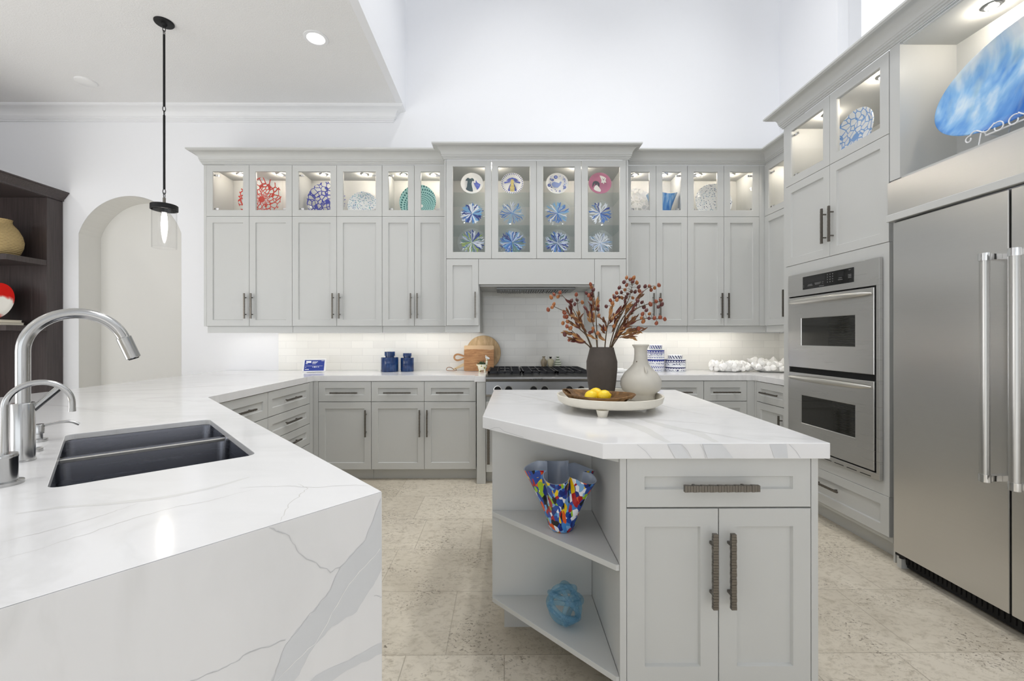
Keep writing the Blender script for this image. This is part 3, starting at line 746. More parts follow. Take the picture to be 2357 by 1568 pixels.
mb = MB(); mb.lathe([(.016,0),(.016,.008),(.013,.010)], 28); o = obj('air_switch', mb, M['steel_v'], smooth=40, loc=(-1.352, 1.262, SL1)); tag(o, 'low round steel button on the counter beside the faucet', 'button')

# ------------------------------------------------------------------ rangetop
M['rangesteel'] = brushed('rangetop_steel', (140,140,140), .3, (2,240,240), .05)
rt = thing('rangetop', 'six burner stainless steel rangetop with black grates', 'cooktop', (.2985, 3.66, .742))
hwid = .4515
mb = MB(); sec = [(.0,0),(-.012,.02),(.0,.128),(-.035,.132),(-.052,.140),(-.056,.155),(-.050,.168),(-.02,.178),(.04,.188),(.69,.188),(.69,0)]
mb.loft([[(x, y, z) for y, z in sec] for x in (-hwid, hwid)]); obj('housing', mb, M['rangesteel'], rt, smooth=30, bevel=.001)
mb = MB(); mb.box(-hwid+.012, hwid-.012, .04, .67, .1885, .190); obj('burner_deck', mb, M['grate'], rt)
for k in range(3):
    a = -hwid+.018 + k*.2945; b = a + .282; mb = MB()
    for x in (a, b-.012): mb.box(x, x+.012, .03, .668, .196, .212)
    for y_ in (.03, .345, .656): mb.box(a, b, y_, y_+.012, .196, .212)
    for y_ in (.10, .17, .25, .42, .50, .58): 
        mb.box(a, a+.10, y_, y_+.009, .199, .2115); mb.box(b-.10, b, y_, y_+.009, .199, .2115)
    for x in (a+.075, a+.139, a+.20): mb.box(x, x+.009, .03, .668, .199, .2115)
    for x in (a+.002, b-.012):
        for y_ in (.034, .655): mb.box(x, x+.01, y_, y_+.01, .190, .197)
    obj('grate', mb, M['grate'], rt)
    for y_ in (.19, .51):
        mb = MB(); mb.lathe([(.05,.1905),(.05,.196),(.03,.198),(.03,.203),(.0,.2035)], 24, (a+.141, y_, 0)); obj('burner', mb, M['iron'], rt, smooth=40)
for x in (-.353,-.26,-.05,.043,.25,.351):
    mb = MB(); mb.tube([(x,-.004,.060),(x,-.012,.060)], .034, 28); kb = obj('knob', mb, M['chrome'], rt, smooth=40)
    mb = MB(); mb.tube([(x,-.012,.060),(x,-.018,.060),(x,-.042,.060),(x,-.045,.060)], [.029,.029,.026,.023], 28); mb.box(x-.005, x+.005, -.052, -.045, .038, .082); obj('grip', mb, M['iron'], kb, smooth=40)['label'] = 'black knob grip'
def text(body, size, mat, parent, loc, rot, ext=.0004, name='lettering'):
    c = bpy.data.curves.new('letters', 'FONT'); c.body = body; c.size = size; c.extrude = ext; c.align_x = 'CENTER'; c.align_y = 'CENTER'; c.space_character = 1.15
    t = bpy.data.objects.new('letters', c); COL.objects.link(t)
    me = bpy.data.meshes.new_from_object(t.evaluated_get(bpy.context.evaluated_depsgraph_get())); bpy.data.objects.remove(t)
    me.materials.clear(); me.materials.append(mat)
    return share(name, me, parent, loc, rot)
text('VIKING', .022, M['iron'], rt, (-.018, -.0572, .1505), (math.radians(84),0,0))
mb = MB(); mb.box(-.086, -.068, -.0574, -.056, .149, .152); obj('emblem', mb, M['iron'], rt)

# ------------------------------------------------------------------ island
IF = 1.381
isl = thing('kitchen_island', 'grey island with a drawer, two doors and an open angled shelf nook', 'island', (0,0,0))
mb = MB(); mb.box(.364, 1.0, IF, 2.66, .10, ZB); mb.box(.363, .3832, IF-.021, IF, 0.0, ZB); mb.box(.966, .987, IF-.021, IF, 0, ZB)
mb.box(-.049, .363, 1.80, 2.66, .154, ZB)
obj('carcass', mb, M['cab'], isl)
mb = MB(); mb.box(.37, .98, IF+.05, IF+.07, 0, .1); mb.box(0, .362, 1.862, 2.6, 0, .153); obj('toe_kick', mb, M['cab'], isl)
def tri(z0, z1):
    mb = MB(); P = [(-.049,1.7995), (.3625,1.7995), (.3625,1.364), (.352,1.364), (-.049,1.7875)]
    mb.loft([[(x, y, z) for x, y in P] for z in (z0, z1)]); return mb
obj('shelf', tri(.5065, .5255), M['cab'], isl, bevel=.0012); obj('bottom_shelf', tri(.154, .173), M['cab'], isl, bevel=.0012)
mb = MB(); P = [(.10,1.65),(.3625,1.372),(.3625,1.392),(.11,1.66)]; mb.loft([[(x, y, z) for x, y in P] for z in (.846, ZB)]); obj('top_rail', mb, M['cab'], isl)
door(isl, .3835, .9655, .7065, .862, 'shaker', 'drawer', ('h', .669, .777), y=IF, pm=PH2)
door(isl, .3835, .6735, .15, .7045, 'shaker', 'door', ('v', .648, .522), y=IF, pm=PV2); door(isl, .6735, .9655, .15, .7045, 'shaker', 'door', ('v', .704, .522), y=IF, pm=PV2)
outer = [(.305,1.340), (1.009,1.337), (1.068,2.70), (-.063,2.722), (-.089,1.806)]
it = thing('countertop', 'white quartz island top carrying the tray of vases', 'countertop', (0,0,0))
obj('worktop', slab(outer, [], SL0, SL1), M['quartz_isl'], it, bevel=.0022)
top_veins('vein', it, [M['crack2'], M['band2'], M['band']], [
    ([(.435,1.97),(.435,1.72),(.497,1.57),(.511,1.345)], .05, 1, .006), ([(.54,1.75),(.60,1.60),(.66,1.48),(.66,1.35)], .05, 1, .006),
    ([(.40,1.95),(.47,1.85),(.56,1.76)], .003, 0, .004), ([(.579,1.653),(.688,1.495),(.805,1.345)], .008, 1, .004), ([(.45,1.935),(.51,1.794),(.636,1.71),(.8,1.62)], .006, 1, .004),
    ([(.0,2.6),(.12,2.4),(.25,2.2),(.33,2.02)], .02, 1, .006), ([(.05,2.65),(.2,2.42),(.36,2.3)], .003, 0, .005), ([(.7,2.3),(.78,2.0),(.86,1.8)], .012, 1, .006)], SL1)
yv = 1.3366
for a, b, c_, d_ in ((.504,.545,.574,.528), (.612,.672,.708,.628), (.82,.872,.877,.835)):
    zt_, zb_ = SL1-.003, SL0+.003; v = MB(); v.poly([(a,yv,zt_),(b,yv,zt_),(c_,yv,zb_),(d_,yv,zb_)]); obj('vein', v, M['band'], it)
for a, b in ((.41,.455), (.88,.915), (.548,.578), (.605,.622)):
    v = MB(); v.ribbon([(a,yv,SL1-.003),((a+b)/2+.004,yv,.89),(b,yv,SL0+.003)], .0014, (0,-1,0), .0006); obj('vein', v, M['crack'], it)
lx = Vector((-.089-.305, 1.806-1.340)).normalized()
def lf(t, z): return (.305 + lx.x*t - .0, 1.340 + lx.y*t, z)
nl3 = Vector((-lx.y, lx.x, 0)); nl3 = nl3 if nl3.x < 0 else -nl3
v = MB(); v.ribbon([Vector(lf(t, z)) for t, z in ((.56,.868),(.53,.880),(.50,.884),(.47,.874),(.43,.873),(.36,.870))], .0018, nl3, .0006); obj('vein', v, M['crack'], it)

# ------------------------------------------------------------------ island tray group
tr = thing('serving_tray', 'round whitewashed footed tray on the island holding vases and lemons', 'tray', (.48, 1.98, SL1))
M['washed'] = plain('whitewashed_wood', (224,219,206), .65, var=.14, scale=26, bump=.25)
mb = MB(); mb.lathe([(.0,.026),(.19,.026),(.215,.029),(.231,.040),(.238,.067),(.2355,.069),(.229,.067),(.223,.046),(.212,.036),(.19,.0345),(.0,.034)], 72, caps=False); obj('dish', mb, M['washed'], tr, smooth=50)
for k in range(3):
    a = -1.94 + k*2*PI/3; mb = MB(); mb.lathe([(.018,0),(.0195,.002),(.026,.028)], 28, (.205*math.cos(a), .205*math.sin(a), 0)); obj('foot', mb, M['washed'], tr, smooth=40)
TZ = SL1 + .0345
M['dark_clay'] = plain('dark_brown_clay', (78,70,64), .75, var=.25, scale=50, bump=.2)
dv = thing('dark_vase', 'dark brown clay vase holding the dried berry stems', 'vase', (.470, 2.085, TZ))
mb = MB(); mb.lathe([(.0,.0),(.056,.0),(.060,.03),(.068,.09),(.0725,.14),(.0728,.178),(.0705,.186),(.058,.236),(.0565,.245),(.051,.245),(.052,.235),(.064,.185),(.066,.14),(.055,.02),(.0,.01)], 64, caps=False); obj('body', mb, M['dark_clay'], dv, smooth=35)
def pitted(name, c, d, sc, thr):
    k = NT(name); co = k.coord(); vo = k.n('ShaderNodeTexVoronoi'); k.t.links.new(co, vo.inputs['Vector']); vo.inputs['Scale'].default_value = sc
    sp = k.n('ShaderNodeSeparateColor'); k.t.links.new(vo.outputs['Color'], sp.inputs[0])
    pit = k.math('MULTIPLY', k.math('LESS_THAN', vo.outputs['Distance'], .16), k.math('GREATER_THAN', sp.outputs[0], thr)); nz = k.noise(co, 16, 5, .6)
    b = k.bsdf(Base_Color=k.mix(pit, k.mix(nz, tuple(lin(q)*.8 for q in c) + (1,), rgb(*c)), rgb(*d)), Roughness=.7); k.set(b, 'Normal', k.bump(k.math('SUBTRACT', nz, pit), .25, .004)); return k.done(b)
M['pale_clay'] = pitted('pale_weathered_clay', (204,200,190), (110,98,84), 42, .86)
pv = thing('bottle_vase', 'pale weathered clay bottle vase with a long neck, right on the tray', 'vase', (.640, 2.03, TZ))
mb = MB(); mb.lathe([(.0,0),(.062,0),(.065,.004),(.064,.027),(.066,.031),(.085,.048),(.0935,.072),(.091,.097),(.074,.127),(.050,.150),(.036,.168),(.0305,.190),(.0285,.215),(.029,.240),(.034,.250),(.0385,.255),(.0375,.259),(.031,.258),(.026,.25),(.025,.19),(.04,.15),(.08,.08),(.0,.02)], 72, caps=False); obj('body', mb, M['pale_clay'], pv, smooth=35)
mb = MB(); mb.tube([(.002,-.071,.128), (.004,-.070,.138), (.004,-.058,.150), (.004,-.046,.160)], [.003,.0065,.005,.0015], 10); obj('lug', mb, M['pale_clay'], pv, smooth=60)
# rough wooden bowl with pierced ends, long axis turned a little
def dough_bowl():
    mb = MB(); n = 112; lo = .168; wi = .068
    prof = [(.0,.006),(.55,.006),(.70,.011),(.76,.016),(.82,.022),(.88,.030),(.94,.039),(1.0,.050),(.975,.0545),(.93,.052),(.88,.043),(.83,.036),(.78,.030),(.72,.024),(.5,.016),(.0,.014)]
    loops = []
    for q, z in prof:
        L = []
        for i in range(n):
            a = 2*PI*i/n; ca, sa = math.cos(a), math.sin(a)
            ex = abs(ca)**.86*(1 if ca > 0 else -1); rr = 1 + .03*math.sin(3*a+1) + .02*math.sin(5*a)
            L.append((lo*q*ex*rr, wi*q*sa*rr*(1.0 - .22*abs(ca)**3), z*.86*(1 + (.16*abs(ca)**2.2 + .06*math.sin(2*a+.6))*(q > .6))))
        loops.append(L)
    mb.loft(loops, caps=False)
    holes = []
    keep = []
    for f, m in zip(mb.f, mb.m):
        c = sum((Vector(mb.v[i]) for i in f), Vector())/len(f)
        e = abs(c.x)/lo
        if ((e-.83)/.09)**2 + (c.y/.021)**2 < 1: continue
        keep.append(f)
    mb.f = keep; mb.m = [0]*len(keep); return mb
wb = thing('dough_bowl', 'rough brown carved wooden bowl with pierced ends in the tray, filled with lemons', 'bowl', (.400, 1.880, TZ+.004), math.radians(-36)); wb.rotation_euler = (.12, .0, math.radians(-36))
obj('body', dough_bowl(), M['teak'], wb, smooth=50)
def lemon_mesh():
    mb = MB(); prof = [(.0,-.034),(.004,-.0325),(.010,-.029),(.020,-.021),(.0255,-.01),(.0265,.0),(.0255,.01),(.020,.021),(.010,.028),(.005,.0325),(.003,.0345),(.0,.035)]
    mb.lathe(prof, 32, caps=False); o = obj('lemon', mb, M['lemon'], smooth=60); return o
def lemon_mat():
    k = NT('lemon_peel'); co = k.coord(); nz = k.noise(co, 160, 2); c = k.mix(k.noise(co, 12, 2), rgb(236,196,20), rgb(250,220,50))
    b = k.bsdf(Base_Color=c, Roughness=.38); k.set(b, 'Normal', k.bump(nz, .25, .003)); return k.done(b)
M['lemon'] = lemon_mat()
l0 = lemon_mesh(); spots = [((.402,1.905,TZ+.045), (1.2,.3,.5), 'lemon lying at the back of the wooden bowl'), ((.374,1.862,TZ+.040), (1.35,0,2.2), 'lemon at the left front of the wooden bowl'), ((.430,1.868,TZ+.040), (1.45,.2,1.75), 'lemon at the right front of the wooden bowl')]
for i, (p, r_, lab) in enumerate(spots):
    o = l0 if i == 0 else l0.copy()
    if i: COL.objects.link(o)
    o.location = p; o.rotation_euler = r_; tag(o, lab, 'lemon', 'lemons in the wooden bowl')

# dried berry stems: drawn on a sketch grid (x right, y down), set into the vase mouth, fanned in depth
M['stem'] = plain('dry_stem', (92,74,52), .7, var=.25)
BERRY = [plain('rust_berry', (146,72,42), .45, var=.35, scale=60), plain('burgundy_berry', (92,38,34), .4, var=.35, scale=60), plain('ochre_berry', (170,106,56), .5, var=.3, scale=60)]
LEAF = [plain('tan_dry_leaf', (186,136,84), .7, var=.35, scale=40), plain('brown_dry_leaf', (122,78,48), .7, var=.35, scale=40), plain('burgundy_dry_leaf', (104,46,36), .65, var=.35, scale=40)]
def berry_mesh(m):
    mb = MB(); mb.lathe([(.0,-.0085),(.0045,-.0075),(.0078,-.003),(.0080,.001),(.0062,.0062),(.0028,.0098),(.0,.0112)], 14, caps=False)
    o = obj('berry', mb, m, smooth=70); me = o.data; bpy.data.objects.remove(o); return me
BM = [berry_mesh(m) for m in BERRY]
U = .000285
def sk(x, y, d): return Vector(((x-1062)*U, d, .245 + (1315-y)*U))
def leaf(mb, p, d, L, w, nrm, m):
    d = d.normalized(); b = d.cross(nrm).normalized(); nrm = b.cross(d).normalized(); n = 6; Lp = []; Rp = []; Cp_ = []
    for k in range(n+1):
        u = k/n; wd = w*math.sin(PI*min(1, u*.94+.03))**.8*(1-.25*u); c = p + d*L*u + nrm*(-.35*w*u*u*2)
        Lp.append(c + b*wd + nrm*wd*.5); Rp.append(c - b*wd + nrm*wd*.5); Cp_.append(c)
    vs = Lp + Cp_ + Rp; q = n+1
    mb.add(vs, [(i, i+1, i+1+q, i+q) for i in range(n)] + [(i+q, i+1+q, i+1+2*q, i+2*q) for i in range(n)], m)
STEMS = [  # path, depth at tip, berries, leaves (x, y, towards x, towards y, length factor), label
 ([(905,1330),(790,1080),(700,890),(620,720),(545,570),(400,400)], .05, [(375,380),(285,398),(230,455),(345,445)], [(455,480,555,590,2),(530,590,610,740,2),(720,1010,670,930,1),(760,1010,720,900,0),(700,900,690,850,1)], 'dried stem reaching up left over the hood opening'),
 ([(900,1330),(800,1090),(700,910),(600,830),(500,760),(430,720),(250,640)], -.04, [(240,600),(208,650),(145,690),(405,745),(408,810),(445,810)], [(700,910,560,800,0),(520,770,430,700,1),(790,1060,700,940,1)], 'leftmost dried stem with three ochre berries at its tip'),
 ([(890,1330),(790,1100),(640,980),(530,900),(455,870)], -.07, [(375,915),(455,890)], [(660,990,540,910,0),(600,960,520,920,1)], 'dried stem pointing left below the leftmost one'),
 ([(890,1335),(760,1220),(680,1150),(560,1070),(480,1000)], -.08, [(430,970),(490,1000),(395,1100)], [(560,1100,420,1055,0),(680,1180,500,1080,0),(720,1215,560,1110,0),(760,1225,640,1120,0)], 'low dried stem at the left with tan leaves'),
 ([(895,1335),(770,1235),(620,1190),(520,1185)], -.05, [(495,1190)], [(640,1200,520,1160,2),(740,1240,600,1170,2),(660,1215,560,1205,2)], 'lowest dried stem at the left with burgundy leaves'),
 ([(910,1330),(800,1100),(725,900),(702,720),(700,560)], .08, [(670,405),(700,490),(590,510),(645,570),(785,535)], [(710,850,712,740,0),(720,1000,760,900,0)], 'dried stem with five red berries in front of the hood opening'),
 ([(985,1330),(985,1000),(975,700),(980,500),(930,250)], .06, [(910,230),(940,275),(955,325),(855,375),(930,395),(875,425),(950,435),(915,480),(975,555),(1045,595),(960,655),(1040,665),(1045,775)], [(980,880,940,740,0),(985,700,950,560,1),(985,620,1010,520,0)], 'tall dried stem crowned with stacked dark berries left of centre'),
 ([(985,1330),(960,1150),(900,930),(850,770),(815,600)], -.06, [(865,1000),(870,1050),(935,1080),(820,1070)], [(850,720,815,600,2),(880,830,770,690,2),(900,900,830,780,1),(860,900,800,820,0),(960,1190,900,1130,0)], 'dried stem with burgundy leaves in front of the tall left one'),
 ([(1110,1330),(1140,1000),(1195,750),(1235,560)], -.03, [(1175,535),(1250,475),(1285,525),(1120,630),(1210,580),(1100,1010),(1250,960),(1060,1010)], [(1150,880,1180,680,0),(1180,780,1240,620,0),(1130,1000,1060,830,1),(1140,960,1210,850,0),(1110,1080,1020,960,1),(1180,900,1300,700,2),(1090,1200,1020,1130,0),(1120,1230,1060,1160,0)], 'central dried stem thick with curled tan leaves'),
 ([(1185,1330),(1300,950),(1450,700),(1570,450),(1630,250)], .05, [(1545,110),(1600,145),(1660,120),(1620,195),(1720,200),(1470,200),(1535,245),(1720,285),(1515,320),(1390,295),(1460,365),(1345,385),(1330,420),(1615,355),(1685,360),(1755,345),(1560,395),(1410,450),(1365,465),(1645,465),(1460,460),(1520,455)], [(1300,940,1360,720,2),(1400,760,1500,540,2),(1350,850,1420,640,0),(1430,700,1530,600,0),(1260,1060,1340,880,1)], 'tallest dried stem heavy with orange and burgundy berries'),
 ([(1200,1330),(1400,850),(1600,620),(1780,450),(1850,340),(1990,250)], .10, [(1930,240),(2010,240),(2130,235),(2090,270),(2035,305)], [(1720,510,1800,420,1),(1790,460,1830,380,1),(1500,740,1600,600,0)], 'dried stem arching to the upper right with five berries'),
 ([(1200,1330),(1400,900),(1650,650),(1850,580),(2040,540)], -.02, [(2055,520),(1950,550),(2045,600),(1980,640),(1840,600),(1770,640),(1730,560),(1640,540),(1605,600)], [(1400,880,1560,680,2),(1480,800,1620,660,1),(1380,960,1500,780,1)], 'dried stem leaning right with berries before the cabinet pulls'),
 ([(1205,1330),(1450,980),(1620,860),(1800,830),(1990,850)], -.08, [(1705,710),(1785,765),(1650,770),(1660,830),(1745,840),(1860,835),(1935,825),(2015,855),(1880,920),(1685,890)], [(1400,950,1600,800,0),(1360,1010,1540,830,1),(1480,930,1600,820,0),(1330,1040,1480,920,1)], 'rightmost dried stem bending low with brown berries'),
 ([(1195,1330),(1290,1150),(1430,1060),(1650,1000)], -.06, [(1600,1010)], [(1240,1180,1420,1000,0),(1260,1100,1500,900,1),(1350,1100,1560,1020,0),(1420,1060,1660,990,1),(1400,1090,1700,1040,0),(1300,1150,1500,1100,1),(1340,1140,1550,1150,0),(1280,1130,1400,960,1)], 'short leafy dried stem drooping to the lower right'),
]
rnd = random.Random(4)
for path, dep, bs, ls, lab in STEMS:
    root = thing('berry_stem', lab, 'dried stem', (.470, 2.085, TZ), 0, 'dried berry stems in the dark vase')
    n = len(path); P = [sk(x, y, dep*(i/(n-1))**1.3 + (0 if i else 0)) for i, (x, y) in enumerate(path)]
    P = [Vector((P[0].x*.55, 0.0, .05))] + P
    Q = []
    for i in range(len(P)-1):
        for k in range(5): Q.append(P[i].lerp(P[i+1], k/5))
    Q.append(P[-1])
    for _ in range(2): Q = [Q[0]] + [(Q[i-1]+Q[i]*2+Q[i+1])/4 for i in range(1, len(Q)-1)] + [Q[-1]]
    mb = MB(); rs = [.0036 - .0022*i/(len(Q)-1) for i in range(len(Q))]; mb.tube(Q, rs, 7)
    for x, y in bs:
        d_ = dep + rnd.uniform(-.02, .02); b = sk(x, y, d_); a = min(Q[4:], key=lambda q: (q-b).length + max(0, q.z-b.z)*1.2)
        mid = a.lerp(b, .55) + Vector((0, 0, .004)); mb.tube([a, mid, b], [.0011,.0009,.0008], 5)
    obj('stalk', mb, M['stem'], root, smooth=50)
    mb = MB()
    for x, y, tx, ty, m in ls:
        d0 = dep*.7 + rnd.uniform(-.012,.012); p = sk(x, y, d0); q = sk(tx, ty, d0 + rnd.uniform(-.03,.03)); v_ = q-p
        nL = max(3, round(v_.length/.011))
        for e in range(nL):
            L_ = rnd.uniform(.026, .046); st = p + v_*min(1, e/nL); dr_ = v_.normalized() + Vector((rnd.uniform(-.45,.45), rnd.uniform(-.5,.5), rnd.uniform(-.35,.35)))
            leaf(mb, st, dr_, L_, rnd.uniform(.0045,.0085), Vector((rnd.uniform(-1,1), -.8, rnd.uniform(-.8,.8))), m if rnd.random() < .7 else rnd.randrange(3))
    obj('foliage', mb, LEAF, root, smooth=60)
    for x, y in bs:
        k = rnd.choices((0,1,2), (.45,.3,.25))[0] if y < 700 else rnd.choices((0,1,2), (.3,.25,.45))[0]
        d_ = dep + rnd.uniform(-.02,.02); e = rnd.uniform(.92, 1.16)
        share('berry', BM[k], root, sk(x, y, d_), (rnd.uniform(-.6,.6), rnd.uniform(-.7,.7), rnd.uniform(0,6)), (e,e,e*rnd.uniform(.95,1.2)))

# ------------------------------------------------------------------ island shelf pieces
def millefiori():
    k = NT('painted_colour_patches'); co = k.coord((1,1,.62), (.3,.5,.2)); wob = k.n('ShaderNodeTexNoise'); k.t.links.new(co, wob.inputs['Vector']); wob.inputs['Scale'].default_value = 9
    add = k.n('ShaderNodeVectorMath'); add.operation = 'MULTIPLY_ADD'; k.t.links.new(wob.outputs['Color'], add.inputs[0]); add.inputs[1].default_value = (.075,.075,.05); k.t.links.new(co, add.inputs[2])
    vo = k.n('ShaderNodeTexVoronoi'); k.t.links.new(add.outputs[0], vo.inputs['Vector']); vo.inputs['Scale'].default_value = 62
    sp = k.n('ShaderNodeSeparateColor'); k.t.links.new(vo.outputs['Color'], sp.inputs[0])
    cols = [(0,(20,40,120)),(.12,(60,130,200)),(.22,(30,70,160)),(.30,(235,238,245)),(.42,(235,200,20)),(.50,(170,25,35)),(.58,(150,190,40)),(.66,(25,70,160)),(.76,(225,90,30)),(.82,(15,20,30)),(.90,(120,170,220))]
    c = k.ramp(sp.outputs[0], [(p, rgb(*q)) for p, q in cols], True)
    for sc_v, rot in ((52, (.4,.2,1.0)), (44, (-.5,.3,2.4))):
        mp = k.n('ShaderNodeMapping'); k.t.links.new(add.outputs[0], mp.inputs[0]); mp.inputs['Rotation'].default_value = rot; mp.inputs['Scale'].default_value = (1,1,.34)
        v2 = k.n('ShaderNodeTexVoronoi'); k.t.links.new(mp.outputs[0], v2.inputs['Vector']); v2.inputs['Scale'].default_value = sc_v
        s2 = k.n('ShaderNodeSeparateColor'); k.t.links.new(v2.outputs['Color'], s2.inputs[0])
        c2 = k.ramp(s2.outputs[1], [(p, rgb(*q)) for p, q in cols], True)
        c = k.mix(k.math('MULTIPLY', k.math('GREATER_THAN', s2.outputs[0], .62), k.math('LESS_THAN', v2.outputs['Distance'], .46)), c, c2)
    return k.done(k.bsdf(Base_Color=c, Roughness=.12))
M['mille'] = millefiori(); M['mille_in'] = plain('blue_grey_glaze', (176,186,204), .15, var=.22, scale=14)
def handkerchief():
    n = 160; levels = 26; thk = .0045; out = []; inn = []
    def pt(a, t, off):
        w = max(0, (t-.18)/.82)**1.35; f5 = 5*a + .5*math.sin(a+.6)
        lobe = math.cos(f5) + .25*math.cos(2*a+1.2); th = a + .175*w*math.sin(f5)
        r_ = .043 + .050*t**.7 + w*(.012 + .030*lobe) + off
        z = .222*(t - .07*w*max(0, math.cos(f5)) - .05*w*math.cos(a+1.2))
        return (r_*math.cos(th), r_*math.sin(th), .003 + z)
    mb = MB()
    for k in range(levels): out.append([pt(2*PI*i/n, k/(levels-1), 0) for i in range(n)])
    for k in range(levels): inn.append([pt(2*PI*i/n, max(.03, 1-k/(levels-1)), -thk) for i in range(n)])
    base_ = [(.038*math.cos(2*PI*i/n), .038*math.sin(2*PI*i/n), 0) for i in range(n)]
    mb.loft([base_] + out, 0, caps=False); mb.add(base_, [tuple(range(n))], 0)
    mb.loft([out[-1]] + inn, 1, caps=False); mb.add(inn[-1], [tuple(range(n))], 1)
    return mb
hb = obj('ruffled_vase', handkerchief(), [M['mille'], M['mille_in']], smooth=50, loc=(.215, 1.625, .5258), rot=(0,0,.5)); tag(hb, 'ruffled glass vase with multicoloured patches on the upper island shelf', 'vase')
def blueglass():
    k = NT('bubbled_blue_glass'); nz = k.noise(k.coord(), 220, 2)
    t = k.n('ShaderNodeBsdfTransparent', Color=(.74,.87,.93,1)); d = k.bsdf(Base_Color=k.mix(k.math('GREATER_THAN', nz, .62), rgb(140,182,204), rgb(236,244,248)), Roughness=.08, Specular_IOR_Level=.9)
    m = k.n('ShaderNodeMixShader'); k.t.links.new(schlick(k, .20, .7), m.inputs[0]); k.t.links.new(t.outputs[0], m.inputs[1]); k.t.links.new(d.outputs[0], m.inputs[2])
    return k.done(m)
M['blueglass'] = blueglass()
mb = MB(); n = 340; R_ = .062
pts = []
for i in range(n):
    t_ = 10*PI*i/n; m3 = Matrix.Rotation(t_*2/5, 3, 'Z') @ Matrix.Rotation(1.05 + .6*math.sin(t_*3/5), 3, 'X'); q_ = m3 @ Vector((math.cos(t_), math.sin(t_)*1.05, .22*math.sin(2*t_+.5)))
    pts.append(tuple(q_*R_*(1 + .06*math.sin(t_*4/5))))
lo_ = min(p[2] for p in pts); mb.tube([(x, y, z - lo_ + .0088) for x, y, z in pts], .0082, 12, closed=True)
o = obj('glass_knot', mb, M['blueglass'], smooth=70, loc=(.224, 1.620, .1735), rot=(0,0,.9)); tag(o, 'pale blue glass rope knot on the bottom island shelf', 'ornament')

# ------------------------------------------------------------------ plates
def plate_mesh(mb, r_, m=0, depth=.012, seg=72, rimw=.25):
    """shallow round plate facing +z, underside closed"""
    f = r_*(1-rimw)
    mb.lathe([(.0,.0),(f*.8,.0),(f,.002),(r_*.97,depth),(r_,depth+.0012),(r_,depth-.001),(r_*.96,depth-.004),(f,-.003),(f*.8,-.005),(.0,-.005)], seg, (0,0,0), m, caps=False)
def put_plate(o, x, y, zfloor, r_, tilt=8, yaw=0):
    t_ = math.radians(tilt); o.rotation_euler = (PI/2 - t_, 0, yaw); o.location = (x, y, zfloor + r_*math.cos(t_) + .0008)
def lace(name, col, scale, cells, width, hub, base=None, jitter=1.0, spokes=False):
    """painted network radiating from the plate's centre on clear glass (or on base colour)"""
    k = NT(name); tc = k.n('ShaderNodeTexCoord'); sp = k.n('ShaderNodeSeparateXYZ'); k.t.links.new(tc.outputs['Object'], sp.inputs[0])
    x, y = sp.outputs['X'], sp.outputs['Y']
    r_ = k.math('SQRT', k.math('ADD', k.math('MULTIPLY', x, x), k.math('MULTIPLY', y, y))); an = k.math('ARCTAN2', y, x)
    cb = k.n('ShaderNodeCombineXYZ')
    if cells:
        k.t.links.new(k.math('MULTIPLY', k.math('COSINE', an), cells), cb.inputs[0]); k.t.links.new(k.math('MULTIPLY', k.math('SINE', an), cells), cb.inputs[1]); k.t.links.new(k.math('MULTIPLY', k.math('POWER', r_, .8), scale), cb.inputs[2]); vec = cb.outputs[0]
    else:
        vec = k.coord((scale,)*3)
    vo = k.n('ShaderNodeTexVoronoi'); vo.feature = 'DISTANCE_TO_EDGE'; k.t.links.new(vec, vo.inputs['Vector']); vo.inputs['Scale'].default_value = 1; vo.inputs['Randomness'].default_value = jitter
    ed = k.math('LESS_THAN', vo.outputs['Distance'], width); hb_ = k.math('LESS_THAN', r_, hub)
    mask = k.math('MAXIMUM', ed, hb_)
    d = k.bsdf(Base_Color=rgb(*col), Roughness=.15)
    if base:
        k.set(d, 'Base Color', k.mix(mask, rgb(*base), rgb(*col))); return k.done(d)
    t = k.n('ShaderNodeBsdfTransparent', Color=(.97,.98,.985,1)); g = k.n('ShaderNodeBsdfGlossy', Roughness=.04)
    m0 = k.n('ShaderNodeMixShader'); k.t.links.new(schlick(k, .05, .6), m0.inputs[0]); k.t.links.new(t.outputs[0], m0.inputs[1]); k.t.links.new(g.outputs[0], m0.inputs[2])
    m = k.n('ShaderNodeMixShader'); k.t.links.new(mask, m.inputs[0]); k.t.links.new(m0.outputs[0], m.inputs[1]); k.t.links.new(d.outputs[0], m.inputs[2])
    return k.done(m)
def confetti(name, base, cols, scale, thr):
    k = NT(name); vo = k.n('ShaderNodeTexVoronoi'); k.t.links.new(k.coord(), vo.inputs['Vector']); vo.inputs['Scale'].default_value = scale
    sp = k.n('ShaderNodeSeparateColor'); k.t.links.new(vo.outputs['Color'], sp.inputs[0])
    st = [(0, rgb(*base))] + [(thr + (1-thr)*i/len(cols), rgb(*c)) for i, c in enumerate(cols)]
    c = k.ramp(sp.outputs[0], st, True)
    c = k.mix(k.math('LESS_THAN', vo.outputs['Distance'], .42), rgb(*base), c)
    return k.done(k.bsdf(Base_Color=c, Roughness=.15))
